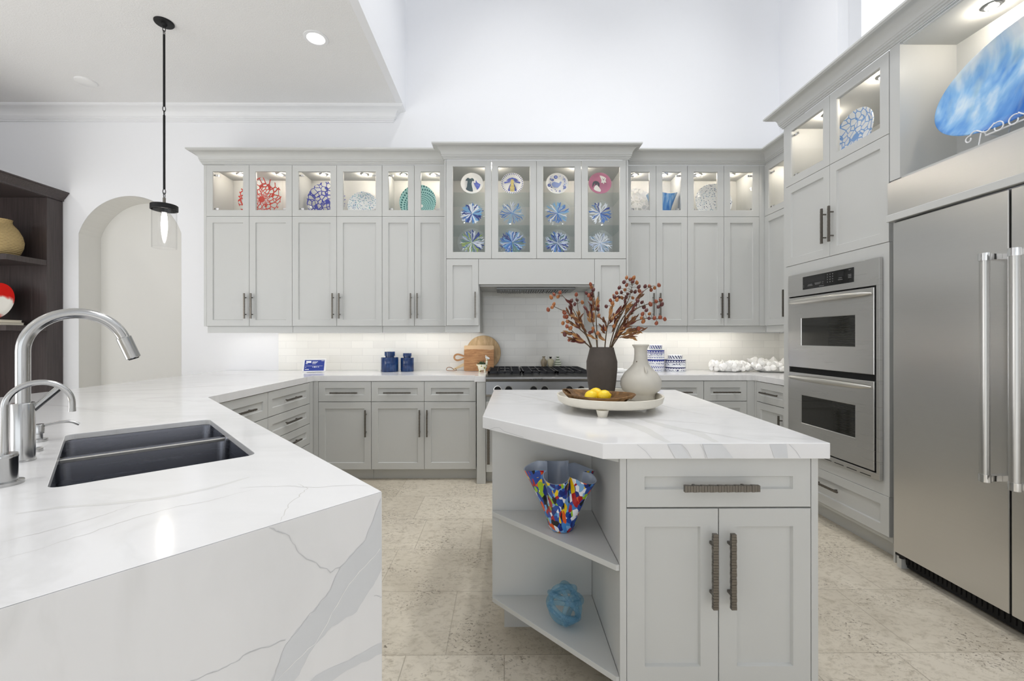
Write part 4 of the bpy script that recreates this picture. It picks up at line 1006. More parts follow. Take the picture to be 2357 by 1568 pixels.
def dots(name, base, col, nring, nang, r_):
    k = NT(name); tc = k.n('ShaderNodeTexCoord'); mp = k.n('ShaderNodeMapping'); k.t.links.new(tc.outputs['Object'], mp.inputs[0]); mp.inputs['Location'].default_value = (-.03, .03, 0)
    sp = k.n('ShaderNodeSeparateXYZ'); k.t.links.new(mp.outputs[0], sp.inputs[0]); x, y = sp.outputs['X'], sp.outputs['Y']
    rr = k.math('SQRT', k.math('ADD', k.math('MULTIPLY', x, x), k.math('MULTIPLY', y, y))); an = k.math('DIVIDE', k.math('ARCTAN2', y, x), 2*PI)
    q = k.math('MULTIPLY', k.math('POWER', k.math('DIVIDE', rr, r_), .62), nring); ri = k.math('FLOOR', q); fr_ = k.math('SUBTRACT', k.math('FRACT', q), .5)
    fa = k.math('SUBTRACT', k.math('FRACT', k.math('ADD', k.math('MULTIPLY', an, nang), k.math('MULTIPLY', ri, .5))), .5)
    e = k.math('ADD', k.math('MULTIPLY', fr_, fr_), k.math('MULTIPLY', fa, fa)); m = k.math('LESS_THAN', e, .095)
    c = k.mix(m, rgb(*base), rgb(*col)); c = k.mix(k.math('LESS_THAN', rr, .016), c, rgb(250,250,250))
    return k.done(k.bsdf(Base_Color=c, Roughness=.15))
UP = ZG + .0165
def upplate(label, x, y, r_, mat, tilt=8, name='display_plate', group='plates in the lit cabinets', yaw=0, depth=.03):
    mb = MB(); plate_mesh(mb, r_, depth=depth); o = obj(name, mb, mat, smooth=50); tag(o, label, 'plate', group); put_plate(o, x, y, UP, r_, tilt, yaw); return o
upplate('large clear plate with a red painted web spanning the two doors at far left', -2.335, 4.20, .206, lace('red_web', (200,48,26), 19, 3.4, .075, .030))
upplate('clear plate with a cobalt blue web behind the third glass door from the left', -1.705, 4.21, .186, lace('cobalt_web', (40,52,160), 25, 0, .06, .022), tilt=7)
upplate('smaller white plate speckled blue and teal behind the fourth glass door', -1.368, 4.235, .142, confetti('teal_confetti', (236,240,242), [(110,160,190),(40,90,150),(90,170,175),(60,130,180),(150,190,205)], 95, .38), tilt=7)
upplate('teal plate with rings of dark dots left of the hood cabinet', -.83, 4.22, .176, dots('teal_dots', (150,200,200), (12,98,104), 11, 44, .176), tilt=7)
upplate('clear plate with a white web right of the hood cabinet', 1.285, 4.24, .160, lace('white_web', (246,246,244), 26, 0, .08, .02), tilt=7)
upplate('white plate speckled navy and pale blue near the right corner', 2.025, 4.21, .178, confetti('navy_speckle', (238,241,244), [(70,96,140),(150,180,205),(40,60,105),(110,150,170)], 90, .62), tilt=7)
# oven cabinet plate (faces -X)
mb = MB(); plate_mesh(mb, .172, depth=.03); o = obj('display_plate', mb, lace('sky_web', (110,160,222), 27, 0, .075, .026, (240,243,246)), smooth=50); tag(o, 'clear plate with a pale blue web behind glass above the ovens', 'plate', 'plates in the lit cabinets')
o.rotation_euler = (PI/2 - .17, 0, -PI/2); o.location = (2.285, 2.81, ZG + .0165 + .1705)

# twelve plates in the hood cabinet
def strokes(mb, r_, seed, n, pal, w, fork=True, inner=.0, cx_=0, cy_=0):
    rd = random.Random(seed); zz = .0016
    for i in range(n):
        a = 2*PI*(i + rd.uniform(-.35,.35))/n; ln = r_*rd.uniform(.72,.93); m = rd.choice(pal); P = []; aa = a
        for k in range(6):
            u = k/5; aa = a + rd.uniform(-.07,.07)*u*2
            q = inner + (ln-inner)*u; P.append((cx_*(1-u) + q*math.cos(aa), cy_*(1-u) + q*math.sin(aa), zz + u*u*.004))
        wd = w*rd.uniform(.7,1.3); mb.ribbon(P, [wd*(.3+.9*k/5) if k < 5 else wd*.6 for k in range(6)], (0,0,1), .0002*(i % 6), m)
        if fork and rd.random() < .75:
            b = Vector(P[3]); s_ = rd.choice((-1,1)); e = b + Vector((math.cos(a+s_*.55), math.sin(a+s_*.55), .0))*ln*.38
            if e.length < r_*.95: mb.ribbon([b, (b+e)/2, e], [wd*.8, wd*.7, wd*.45], (0,0,1), .0012, m)
PAL = [M['plate_glass'], plain('deep_blue_glaze', (36,62,140), .2), plain('mid_blue_glaze', (70,118,190), .2), plain('sky_blue_glaze', (120,172,215), .2), plain('white_glaze', (232,238,246), .2), plain('green_grey_glaze', (96,130,128), .2), plain('lime_glaze', (150,176,90), .2), plain('ice_glaze', (196,208,232), .2)]
HX = [-.294, .078, .493, .888]
def hoodplate(label, col, row, r_, mb, mats, name='display_plate'):
    o = obj(name, mb, mats, smooth=50); tag(o, label, 'plate', 'plates on the glass shelves of the hood cabinet')
    put_plate(o, HX[col], CF + .105 + (.0 if row else .01), {0: 2.559, 1: 2.262, 2: 1.988}[row], r_, 9); return o
specs = [(0,1,.120,31,[1,1,2,3,4,4],.017,'blue and white swirled glass plate, first column, middle glass shelf',34),
         (1,1,.129,32,[2,3,4,7,7],.0075,'clear plate with thin pale blue coral strokes, second column, middle shelf',22),
         (2,1,.127,33,[2,2,3,3,4],.0125,'clear plate with broad sky blue coral, third column, middle shelf',20),
         (3,1,.125,34,[2,2,2,4,4,1],.012,'clear plate with blue and white coral, fourth column, middle shelf',22),
         (0,2,.132,35,[1,2,5,6,4,7],.011,'plate with blue, green and white coral rays, first column, bottom row',30),
         (1,2,.132,36,[1,2,2,3,5,7],.014,'dense mid blue coral plate, second column, bottom row',36),
         (2,2,.126,37,[1,1,2,5,7],.014,'dark blue coral plate with a grey-green branch, third column, bottom row',32),
         (3,2,.124,38,[7,4,4,7,3],.006,'plate with thin white coral rays, fourth column, bottom row',40)]
for c_, r_, rad, seed, pal, w_, lab, n_ in specs:
    mb = MB(); plate_mesh(mb, rad, 0, .010); strokes(mb, rad, seed, n_, pal, w_, inner=.004)
    if r_ == 2 and c_ in (0,2): strokes(mb, rad, seed+9, 12, [4,7], .006, True)
    hoodplate(lab, c_, r_, rad, mb, PAL)
def blob(mb, P, m, sx, dx, dy, z=.0024):
    mb.poly([(x*sx+dx, y*sx+dy, z) for x, y in P], m)
def disc(mb, x, y, r_, m, z=.0030, n=14, e=1):
    mb.poly([(x + r_*math.cos(2*PI*k/n), y + e*r_*math.sin(2*PI*k/n), z) for k in range(n)], m)
porc = plain('porcelain_glaze', (232,232,230), .18, var=.01); navy = plain('navy_print', (62,74,130), .25); teal_ = plain('slate_green_print', (62,84,92), .25); pink = plain('rose_glaze', (176,112,140), .2, var=.1); gold = plain('ochre_print', (214,196,110), .3); indigo = plain('indigo_print', (74,88,168), .25); dark = plain('charcoal_print', (58,62,72), .3)
r0 = .103
mb = MB(); plate_mesh(mb, r0, 0, .010)   # two dog heads
blob(mb, [(-.46,-.98),(.44,-1.06),(.38,-.62),(.30,-.30),(.26,-.02),(.30,.22),(.34,.30),(.46,.24),(.54,.34),(.46,.54),(.30,.64),(.18,.56),(.02,.56),(-.08,.66),(-.22,.62),(-.38,.38),(-.36,.30),(-.20,.34),(-.16,.20),(-.20,-.04),(-.22,-.34),(-.34,-.62)], 1, r0*.84, -.026, .002)
blob(mb, [(.10,.12),(.22,.02),(.30,.02),(.34,.34),(.44,.12),(.62,-.02),(.92,-.18),(.88,-.42),(.70,-.66),(.50,-.78),(.40,-.50),(.24,-.24)], 2, r0*.98, .002, .004)
for x, y in ((-.017,.016),(.002,.014),(.038,-.012),(.056,-.016)): disc(mb, x, y, .0022, 0, .0034, 8)
hoodplate('white plate painted with two dog heads, first column, top shelf', 0, 0, r0, mb, [porc, teal_, indigo])
mb = MB(); plate_mesh(mb, r0, 0, .010)   # bee
for k in range(34):
    a = 2*PI*k/34; q = r0*.97; i_ = r0*.80; mb.poly([(q*math.cos(a-.055), q*math.sin(a-.055), .0100), (q*math.cos(a+.055), q*math.sin(a+.055), .0100), (i_*math.cos(a), i_*math.sin(a), .0050)], 1)
blob(mb, [(-.55,.30),(-.30,.52),(.0,.60),(.30,.52),(.55,.30),(.25,.26),(.0,.32),(-.25,.26)], 2, r0, 0, 0)
for s_ in (-1, 1):
    blob(mb, [(s_*.10,.18),(s_*.70,.02),(s_*.74,.16),(s_*.30,.26)][::s_], 2, r0, 0, 0, .0026)
    blob(mb, [(s_*.12,.10),(s_*.30,-.30),(s_*.45,-.80),(s_*.26,-.88),(s_*.14,-.40)][::s_], 2, r0, 0, 0, .0026)
for k in range(7):
    w_ = [.12,.14,.12,.16,.22,.22,.16][k]; y_ = .34 - k*.17; mb.poly([(sx*w_*r0, (y_+dy)*r0, .0032) for sx, dy in ((-1,-.07),(1,-.07),(1,.07),(-1,.07))], 3)
hoodplate('white plate painted with a bee and a toothed blue rim, second column, top shelf', 1, 0, r0, mb, [porc, navy, indigo, gold])
mb = MB(); plate_mesh(mb, r0, 0, .010); rd = random.Random(6)   # bird among flowers
blob(mb, [(-.50,-.10),(-.30,-.34),(.05,-.38),(.28,-.16),(.42,.16),(.30,.24),(.16,.06),(-.06,.14),(-.26,.20),(-.46,.10)], 1, r0, 0, 0)
for k in range(46):
    a = rd.uniform(0, 2*PI); q = r0*rd.uniform(.58,.92); disc(mb, q*math.cos(a), q*math.sin(a), r0*rd.uniform(.025,.07), 1 if k % 3 else 2, .0030 + (q/r0)**6*.007, 8, rd.uniform(.5,1.3))
for x, y, q in ((-.12,.62,.17),(-.72,-.16,.15),(.68,-.38,.12),(-.40,.34,.12)): disc(mb, x*r0, y*r0, q*r0, 2, .0068); disc(mb, x*r0, y*r0, q*r0*.55, 1, .0074)
hoodplate('white plate painted with a blue bird and flowers, third column, top shelf', 2, 0, r0, mb, [porc, plain('soft_blue_print', (140,158,208), .25), indigo])
mb = MB(); plate_mesh(mb, r0+.002, 0, .010)   # two dogs on rose
blob(mb, [(-.62,-.72),(-.40,-.90),(.0,-.96),(.08,-.60),(-.12,-.30),(-.30,-.08),(-.50,-.30)], 1, r0, 0, 0)
blob(mb, [(-.70,-.40),(-.66,.02),(-.56,.20),(-.36,.27),(-.16,.20),(-.02,.02),(-.06,-.36),(-.18,-.20),(-.24,.04),(-.30,-.16),(-.40,-.16),(-.44,.06),(-.54,-.12)], 2, r0, 0, 0, .0027)
disc(mb, -.35*r0, -.12*r0, .05*r0, 2, .0034, 8)
blob(mb, [(-.04,.94),(.10,.97),(.55,.78),(.62,.60),(.52,.30),(.58,.08),(.40,.12),(.36,-.06),(.24,.10),(.12,.06),(.16,.34),(.06,.62)], 1, r0, 0, 0)
for x, y, q in ((.26,.46,.03),(.42,.46,.03),(.34,.36,.05)): disc(mb, x*r0, y*r0, q*r0, 2, .0034, 8)
hoodplate('rose pink plate painted with two dogs, fourth column, top shelf', 3, 0, r0+.002, mb, [pink, porc, dark])

# blue fan vase in the cabinet right of the hood
def fanmat():
    k = NT('streaked_blue_glass'); nz = k.noise(k.coord((30,30,5)), 1, 3, .5, .8); d = k.bsdf(Base_Color=k.ramp(nz, [(.3, rgb(222,238,250)), (.5, rgb(120,180,236)), (.7, rgb(52,124,212))]), Roughness=.1)
    return k.done(d)
mb = MB(); n = 64; loops = []
for t_, r_ in ((0,.055),(.004,.058),(.06,.078),(.12,.098),(.18,.122),(.225,.142),(.240,.148),(.238,.143),(.18,.116),(.06,.072),(.01,.05)):
    loops.append([(r_*math.cos(2*PI*i/n), r_*.45*math.sin(2*PI*i/n), t_*(1 + (.05*math.cos(2*PI*i/n*3+.6) if t_ > .1 else 0))) for i in range(n)])
mb.loft(loops); M['fan'] = fanmat()
o = obj('fan_vase', mb, M['fan'], smooth=50, loc=(1.512, 4.15, UP)); tag(o, 'flared blue streaked glass vase in the cabinet right of the hood', 'vase', None)

# big platter and its stand above the refrigerator
def platter_mat():
    k = NT('marbled_blue_glaze'); co = k.coord((3.4,1.5,1)); nz = k.noise(co, 2.0, 4, .5, .5); sp = k.n('ShaderNodeSeparateXYZ'); tc = k.n('ShaderNodeTexCoord'); k.t.links.new(tc.outputs['Object'], sp.inputs[0])
    st = k.noise(k.coord((8,2.4,1)), 1.4, 3, .5, .5)
    h = k.math('ADD', k.math('MULTIPLY', k.math('SUBTRACT', st, .5), .75), k.math('ADD', k.math('MULTIPLY', k.math('SUBTRACT', nz, .5), 1.1), k.math('SUBTRACT', .48, k.math('MULTIPLY', sp.outputs['Y'], 1.15))))
    c = k.ramp(h, [(.18, rgb(236,240,243)), (.36, rgb(205,224,238)), (.50, rgb(142,188,230)), (.66, rgb(92,150,216)), (.85, rgb(44,108,190))])
    c = k.mix(k.math('MULTIPLY', k.math('SUBTRACT', k.noise(co, 3.3, 2), .55), 2.2, clamp=True), c, rgb(196,214,196))
    return k.done(k.bsdf(Base_Color=c, Roughness=.1))
mb = MB(); loops = []; n = 96
for q, z in ((.0,.0),(.5,.0),(.8,.008),(.95,.024),(1,.034),(.985,.036),(.93,.028),(.78,.014),(.5,.008),(.0,.008)):
    loops.append([(.385*q*math.cos(2*PI*i/n), .272*q*math.sin(2*PI*i/n), z) for i in range(n)])
mb.loft(loops, caps=False)
pl = obj('platter', mb, platter_mat(), smooth=50); tag(pl, 'large oval marbled blue platter in the niche above the refrigerator', 'platter')
tl = .30; pl.rotation_euler = (PI/2 - tl, 0, -PI/2); pl.location = (2.275, 1.855, 2.106 + .045 + .272*math.cos(tl))
ps = cab_empty('plate_stand', 'white wire easel holding the big blue platter', 2.172, 1.855, 'W', cat='stand')
wr = M['trim']
for s_ in (-1, 1):
    def spiral(cx_, cz_, r0_, a0_, dirn, k=20):
        return [(s_*(cx_ + r0_*(1-.45*i/k)*math.cos(a0_ + dirn*1.75*PI*i/k)), -.012, cz_ + r0_*(1-.45*i/k)*math.sin(a0_ + dirn*1.75*PI*i/k)) for i in range(k+1)]
    wave = [(s_*(.045 + .095*u), -.012, 2.176 - .014*math.sin(PI*(2*u-.2)) - .004*u) for u in [i/8 for i in range(9)]]
    pts = spiral(.030, 2.160, .024, 1.0, 1)[::-1] + wave + spiral(.150, 2.158, .016, 1.9, -1)
    mb = MB(); mb.tube(pts, .0027, 8); mb.tube([(s_*.09,-.012,2.17), (s_*.09,.004,2.150), (s_*.09, .10, 2.146), (s_*.09, .17, 2.40)], .0027, 8)
    mb.tube([(s_*.10,-.01,2.165), (s_*.11,-.01,2.112), (s_*.13,-.012,2.111)], .0027, 8); mb.tube([(s_*.09,.10,2.146), (s_*.10,.11,2.111)], .0027, 8)
    obj('scroll_leg', mb, wr, ps, smooth=60)
mb = MB(); mb.tube([(-.09,.10,2.146), (.09,.10,2.146)], .004, 8); mb.tube([(-.09,.0,2.150), (.09,.0,2.150)], .004, 8); obj('cross_bar', mb, wr, ps, smooth=60)

# ------------------------------------------------------------------ things on the back counter
CT = SL1 + .0006
def bluejar(label, x, y, r_, h, rl, hl):
    t_ = thing('lidded_jar', label, 'jar', (x, y, CT), 0, 'blue lidded jars on the counter')
    mb = MB(); mb.lathe([(.0,0),(r_*.96,0),(r_,.004),(r_,h-.006),(r_*.96,h),(rl*.86,h+.002),(rl*.86,h+.012),(.0,h+.012)], 48, caps=False); obj('body', mb, M['blueglaze'], t_, smooth=40)
    mb = MB(); mb.lathe([(.0,h+.0125),(rl,h+.0125),(rl,h+hl),(rl*.93,h+hl+.004),(.0,h+hl+.005)], 48, caps=False); obj('lid', mb, M['blueglaze'], t_, smooth=40)
def blueglaze():
    k = NT('glossy_navy_glaze'); nz = k.noise(k.coord((1,1,1)), 12, 4); sp = k.noise(k.coord((40,40,3)), 2, 3)
    return k.done(k.bsdf(Base_Color=k.ramp(k.math('MULTIPLY', k.math('ADD', nz, sp), .5), [(.35, rgb(16,36,76)), (.55, rgb(28,60,112)), (.75, rgb(74,110,150))]), Roughness=.1))
M['blueglaze'] = blueglaze()
bluejar('larger glossy navy blue lidded jar on the left counter', -1.102, 4.20, .082, .138, .0495, .050); bluejar('smaller glossy navy blue lidded jar, right of the larger one', -.938, 4.22, .063, .132, .041, .040)

dsp = thing('smart_display', 'white smart display with a blue screen on the left counter', 'display', (-1.805, 4.16, CT), math.radians(10))
mb = MB(); k_ = .028
def slant(x0, x1, z0, z1, off): return [(x, -.05 + (z-.0)*.42 + off, z) for x, z in ((x0,z0),(x1,z0),(x1,z1),(x0,z1))]
mb.loft([slant(-.104,.104,.003,.125,0), slant(-.104,.104,.003,.125,.013)]); obj('bezel', mb, M['plastic'], dsp, bevel=.004, seg=3)
mb = MB(); mb.loft([[(-.07,-.035,0),(.07,-.035,0),(.07,.06,0),(-.07,.06,0)], [(-.06,-.0,.07),(.06,-.0,.07),(.06,.012,.07),(-.06,.012,.07)]]); obj('base', mb, M['plastic'], dsp, bevel=.004)
def screen():
    k = NT('lit_screen'); c = k.mix(k.noise(k.coord(), 9, 2), rgb(52,66,150), rgb(92,108,190)); e = k.n('ShaderNodeEmission', Strength=.75); k.t.links.new(c, e.inputs['Color']); return k.done(e)
mb = MB(); mb.add(slant(-.089,.089,.014,.113,-.0006), [(0,1,2,3)]); sc2 = obj('screen', mb, screen(), dsp); sc2['label'] = 'lit blue screen'
mb = MB()
for a, b, c_, d_ in ((-.075,-.03,.088,.104),(-.078,-.06,.078,.083),(-.02,.03,.095,.099),(-.02,.02,.086,.090),(-.02,.012,.077,.080),(-.08,.075,.058,.0595),(-.015,-.006,.046,.051),(.0,.012,.044,.053),(.018,.027,.046,.051),(.034,.043,.046,.051),(-.078,-.072,.044,.048),(.06,.085,.104,.107),(-.08,-.045,.024,.029)):
    mb.add(slant(a,b,c_,d_,-.0011), [(0,1,2,3)])
obj('icons', mb, glow('white_icons', (1,1,1,1), .95), sc2)

def board_label(o, l, c='cutting board'): return tag(o, l, c, 'cutting boards leaning by the cooktop')
mb = MB(); mb.lathe([(.0,0),(.170,0),(.173,.004),(.173,.016),(.170,.02),(.0,.02)], 72, caps=False)
o = obj('round_board', mb, M['bleached'], smooth=40, loc=(-.205, 4.333, CT+.1735), rot=(PI/2-.10, 0, 0)); board_label(o, 'round pale wooden board leaning against the tiles behind the square one')
rbd = thing('cutting_board', 'square brown wooden board with a loop handle leaning beside the cooktop', 'cutting board', (-.245, 4.235, CT), 0, 'cutting boards leaning by the cooktop'); rbd.rotation_euler = (-.13, 0, 0)
mb = slab(rrect(0, .126, (1,0), (0,1), .146, .1245, .012), [], 0, .02, lambda x, z, h: (x, h, z)); obj('board', mb, M['acacia'], rbd, bevel=.002)
mb = MB(); lp = [(-.146,.145),(-.185,.160),(-.215,.166),(-.236,.155),(-.244,.135),(-.236,.115),(-.215,.104),(-.185,.110),(-.146,.125)]
lp = [p for p in chaikin([(x, .01, z) for x, z in lp], 3)]; mb = MB(); L_ = []
for i, p in enumerate(lp):
    t_ = (lp[min(i+1, len(lp)-1)] - lp[max(i-1, 0)]).normalized(); nn = Vector((t_.z, 0, -t_.x))
    L_.append([tuple(p + nn*(.0085*u_) + Vector((0, v_, 0))) for u_, v_ in ((-1,-.007),(1,-.007),(1,.007),(-1,.007))])
mb.loft(L_); obj('loop_handle', mb, M['acacia'], rbd, smooth=40)
pdl = thing('paddle_board', 'small pale wood paddle with a leather hanging loop lying behind the square board', 'paddle board', (-.425, 4.27, CT), 0)
mb = MB(); mb.loft([[(x, y, z) for x, y in ((-.06,-.01),(.09,-.012),(.09,.012),(-.06,.01))] for z in (.0,.001)]); 
mb = MB(); mb.loft([[(-.075,-.0075,.004),(-.075,.0075,.004),(-.07,.0075,.022),(-.07,-.0075,.022)], [(.0,-.0075,.032),(.0,.0075,.032),(-.0,.0075,.062),(.0,-.0075,.062)], [(.10,-.0075,.075),(.10,.0075,.075),(.10,.0075,.115),(.10,-.0075,.115)]]); obj('blade', mb, M['pale_wood'], pdl, bevel=.002)
mb = MB(); mb.tube(chaikin([(-.065,-.012,.012), (-.095,-.03,.040), (-.13,-.035,.036), (-.14,-.04,.004), (-.07,-.05,.004), (-.030,-.035,.004), (-.05,-.010,.022)], 3), .003, 8); obj('leather_loop', mb, plain('tan_leather', (140,96,60), .5), pdl, smooth=60)
# giraffe planter
gp = thing('giraffe_planter', 'small spotted giraffe planter with a green succulent before the boards', 'planter', (-.205, 4.10, CT))
def spots_mat():
    k = NT('spotted_cream_glaze'); vo = k.n('ShaderNodeTexVoronoi'); k.t.links.new(k.coord(), vo.inputs['Vector']); vo.inputs['Scale'].default_value = 46
    return k.done(k.bsdf(Base_Color=k.mix(k.math('LESS_THAN', vo.outputs['Distance'], .33), rgb(240,236,214), rgb(168,160,84)), Roughness=.2))
mb = MB(); loops = []
for z, a, b in ((.018,.022,.018),(.024,.036,.026),(.045,.044,.031),(.066,.046,.032),(.074,.043,.029),(.070,.036,.023),(.050,.030,.018)):
    loops.append([(a*math.cos(2*PI*i/28), b*math.sin(2*PI*i/28), z) for i in range(28)])
mb.loft(loops); gm_ = spots_mat(); 
for x, y in ((-.024,-.013),(.024,-.013),(-.024,.013),(.024,.013)): mb.lathe([(.0075,0),(.008,.004),(.009,.028)], 12, (x, y, 0))
mb.tube([(.030,0,.055),(.040,0,.080),(.044,0,.108),(.043,0,.128)], [.015,.012,.0095,.0085], 14); mb.tube([(-.042,0,.062),(-.052,0,.070),(-.056,0,.066)], [.006,.005,.003], 8)
obj('body', mb, gm_, gp, smooth=60)
mb = MB(); mb.tube([(.032,0,.132),(.042,0,.137),(.058,0,.130),(.068,0,.125)], [.009,.013,.010,.007], 14)
for y in (-.006,.006): mb.tube([(.036,y,.145),(.033,y*1.3,.160)], [.003,.004], 8)
for y in (-.011,.011): mb.tube([(.036,y,.14),(.028,y*1.9,.146)], [.004,.002], 8)
hd_ = obj('head', mb, M['white'], gp, smooth=60)
mb = MB(); mb.tube([(.043,0,.1275),(.0435,0,.133)], .0105, 14); obj('collar', mb, M['iron'], gp)
mb = MB(); rd = random.Random(2)
for k in range(26):
    a = rd.uniform(0, 2*PI); e = rd.uniform(.25, 1.0); b = Vector((.02*e*math.cos(a), .015*e*math.sin(a), .058)); tip = b + Vector((.030*e*math.cos(a), .026*e*math.sin(a), .030 + .025*(1-e)))
    mb.tube([b, b.lerp(tip, .5) + Vector((0,0,.004)), tip], [.004,.0045,.0006], 7)
o = obj('succulent', mb, plain('dark_green_succulent', (52,82,46), .5, var=.3), gp, smooth=60)
# three little vases on the back of the rangetop
RZ = .742 + .2125
def minivase(label, x, prof, mat, extra=None):
    t_ = thing('miniature_vase', label, 'vase', (x, 4.30, RZ), 0, 'miniature vases behind the rangetop'); mb = MB(); mb.lathe(prof, 36, caps=False); obj('body', mb, mat, t_, smooth=40)
    if extra:
        mb = MB(); mb.lathe(extra[0], 36, caps=False); obj('top', mb, extra[1], t_, smooth=40)
def stripes(name, a, b, vert, f):
    k = NT(name); tc = k.n('ShaderNodeTexCoord'); sp = k.n('ShaderNodeSeparateXYZ'); k.t.links.new(tc.outputs['Object'], sp.inputs[0])
    u = k.math('MULTIPLY', k.math('ARCTAN2', sp.outputs['Y'], sp.outputs['X']), f/(2*PI)) if vert else k.math('MULTIPLY', sp.outputs['Z'], f)
    return k.done(k.bsdf(Base_Color=k.mix(k.math('GREATER_THAN', k.math('FRACT', k.math('ADD', u, 8)), .55), rgb(*a), rgb(*b)), Roughness=.3))
bp = [(.0,0),(.022,0),(.030,.022),(.033,.042),(.028,.062),(.014,.078),(.011,.090),(.0175,.097),(.016,.099),(.009,.09),(.0,.06)]
minivase('miniature vase with brown and cream upright stripes behind the rangetop', .394, bp, stripes('brown_stripe', (66,50,40), (214,200,170), True, 16))
minivase('miniature cream vase with a dark lip, middle of three', .461, [(.0,0),(.021,0),(.027,.02),(.033,.056),(.027,.070),(.012,.078),(.0,.078)], plain('cream_crackle', (214,206,176), .4, var=.2, scale=60), ([(.0,.0785),(.010,.0785),(.009,.086),(.017,.094),(.015,.0945),(.006,.088),(.0,.086)], M['iron']))
minivase('miniature tiered white vase with green bands, right of three', .533, [(.0,0),(.028,0),(.036,.006),(.034,.022),(.026,.028),(.034,.034),(.031,.046),(.018,.054),(.021,.060),(.017,.070),(.010,.076),(.010,.086),(.019,.097),(.017,.098),(.006,.09),(.0,.08)], stripes('green_band', (232,234,222), (108,124,96), False, 42))
# rolling pin, mostly behind the vase
rp = thing('rolling_pin', 'white rolling pin with a brown end cap lying right of the rangetop', 'rolling pin', (1.075, 4.02, CT + .021))
mb = MB(); mb.tube([(-.16,0,0),(-.158,0,0),(.03,0,0),(.032,0,0)], [.018,.021,.021,.018], 24); obj('barrel', mb, M['white'], rp, smooth=40)
mb = MB(); mb.tube([(.032,0,0),(.05,0,0),(.085,0,0),(.09,0,0)], [.008,.012,.011,.009], 18); obj('grip', mb, M['white'], rp, smooth=40)
mb = MB(); mb.tube([(.090,0,0),(.094,0,0)], [.009,.008], 16); obj('end_cap', mb, plain('brown_cap', (110,70,40), .5), rp, smooth=40)
# blue and white canisters
def canister_mat(name, bands, dark_):
    """bands: (z0, z1, kind) kinds: solid, scallop, dash"""
    k = NT(name); tc = k.n('ShaderNodeTexCoord'); sp = k.n('ShaderNodeSeparateXYZ'); k.t.links.new(tc.outputs['Object'], sp.inputs[0]); z = sp.outputs['Z']
    an = k.math('DIVIDE', k.math('ARCTAN2', sp.outputs['Y'], sp.outputs['X']), 2*PI); mask = 0.0
    for z0, z1, kind, f in bands:
        inb = k.math('MULTIPLY', k.math('GREATER_THAN', z, z0), k.math('LESS_THAN', z, z1)); v_ = k.math('DIVIDE', k.math('SUBTRACT', z, z0), z1-z0)
        if kind == 'scallop':
            s_ = k.math('ABSOLUTE', k.math('SINE', k.math('MULTIPLY', an, PI*f))); pm_ = k.math('GREATER_THAN', v_, k.math('MULTIPLY', s_, .8))
        elif kind == 'dash':
            pm_ = k.math('GREATER_THAN', k.math('FRACT', k.math('ADD', k.math('ADD', k.math('MULTIPLY', an, f), k.math('MULTIPLY', v_, .8)), 50)), .58)
        elif kind == 'scroll':
            pm_ = k.math('GREATER_THAN', k.noise(k.coord((1,1,1.6)), 90, 2), .54)
        else: pm_ = 1.0
        mask = k.math('MAXIMUM', mask, k.math('MULTIPLY', inb, pm_))
    return k.done(k.bsdf(Base_Color=k.mix(mask, rgb(238,239,243), rgb(*dark_)), Roughness=.15))
def canister(label, x, y, r_, h, rl, hl, bands, c):
    t_ = thing('canister', label, 'canister', (x, y, CT), 0, 'blue and white canisters on the right counter'); m = canister_mat('canister_glaze', bands, c)
    mb = MB(); mb.lathe([(.0,0),(r_*.95,0),(r_,.006),(r_,h-.004),(r_*.97,h),(rl*.9,h+.001),(.0,h+.001)], 56, caps=False); obj('body', mb, m, t_, smooth=40)
    m2 = canister_mat('canister_lid_glaze', [(h+.006, h+hl-.006, 'dash', 16)], c); mb = MB(); mb.lathe([(.0,h+.0015),(rl,h+.0015),(rl,h+hl-.006),(rl*.8,h+hl),(.0,h+hl+.002)], 48, caps=False); obj('lid', mb, m2, t_, smooth=40)
canister('tall blue and white patterned canister right of the bottle vase', 1.455, 4.16, .080, .212, .060, .045, [(.197,.205,'solid',0),(.183,.197,'scallop',20),(.176,.183,'solid',0),(.150,.172,'scroll',0),(.130,.138,'scallop',22),(.108,.118,'solid',0),(.092,.108,'scallop',22),(.070,.086,'scroll',0),(.034,.056,'dash',26),(.008,.022,'scroll',0)], (38,52,140))
canister('short blue and white patterned canister beside the tall one', 1.643, 4.16, .096, .118, .066, .042, [(.107,.114,'solid',0),(.092,.107,'scallop',24),(.086,.092,'solid',0),(.062,.080,'scroll',0),(.036,.044,'solid',0),(.028,.036,'scallop',24),(.008,.022,'scroll',0)], (34,40,92))
# white coral bowls
def coral_bowl(seed, rx, ry, h):
    rd = random.Random(seed); mb = MB(); n = 120; loops = []
    ph = [rd.uniform(0,6) for _ in range(6)]
    def ruff(a, t): return t*t*(.10*math.sin(9*a+ph[0]) + .07*math.sin(15*a+ph[1]) + .05*math.sin(23*a+ph[2]))
    def lift(a, t): return t*t*(.16*math.sin(7*a+ph[3]) + .13*math.sin(12*a+ph[4]) + .08*math.sin(19*a+ph[5]))
    prof = [(.0,.0),(.55,.0),(.72,.12),(.88,.45),(.98,.85),(1.0,1.0),(.93,.98),(.84,.75),(.68,.35),(.5,.2),(.0,.16)]
    for q, z in prof:
        loops.append([(rx*q*(1+ruff(2*PI*i/n, min(1, z*1.0))*1.0)*math.cos(2*PI*i/n), ry*q*(1+ruff(2*PI*i/n, min(1,z)))*math.sin(2*PI*i/n), h*z*(1+lift(2*PI*i/n, min(1,z)))) for i in range(n)])
    mb.loft(loops, caps=False); return mb, rd
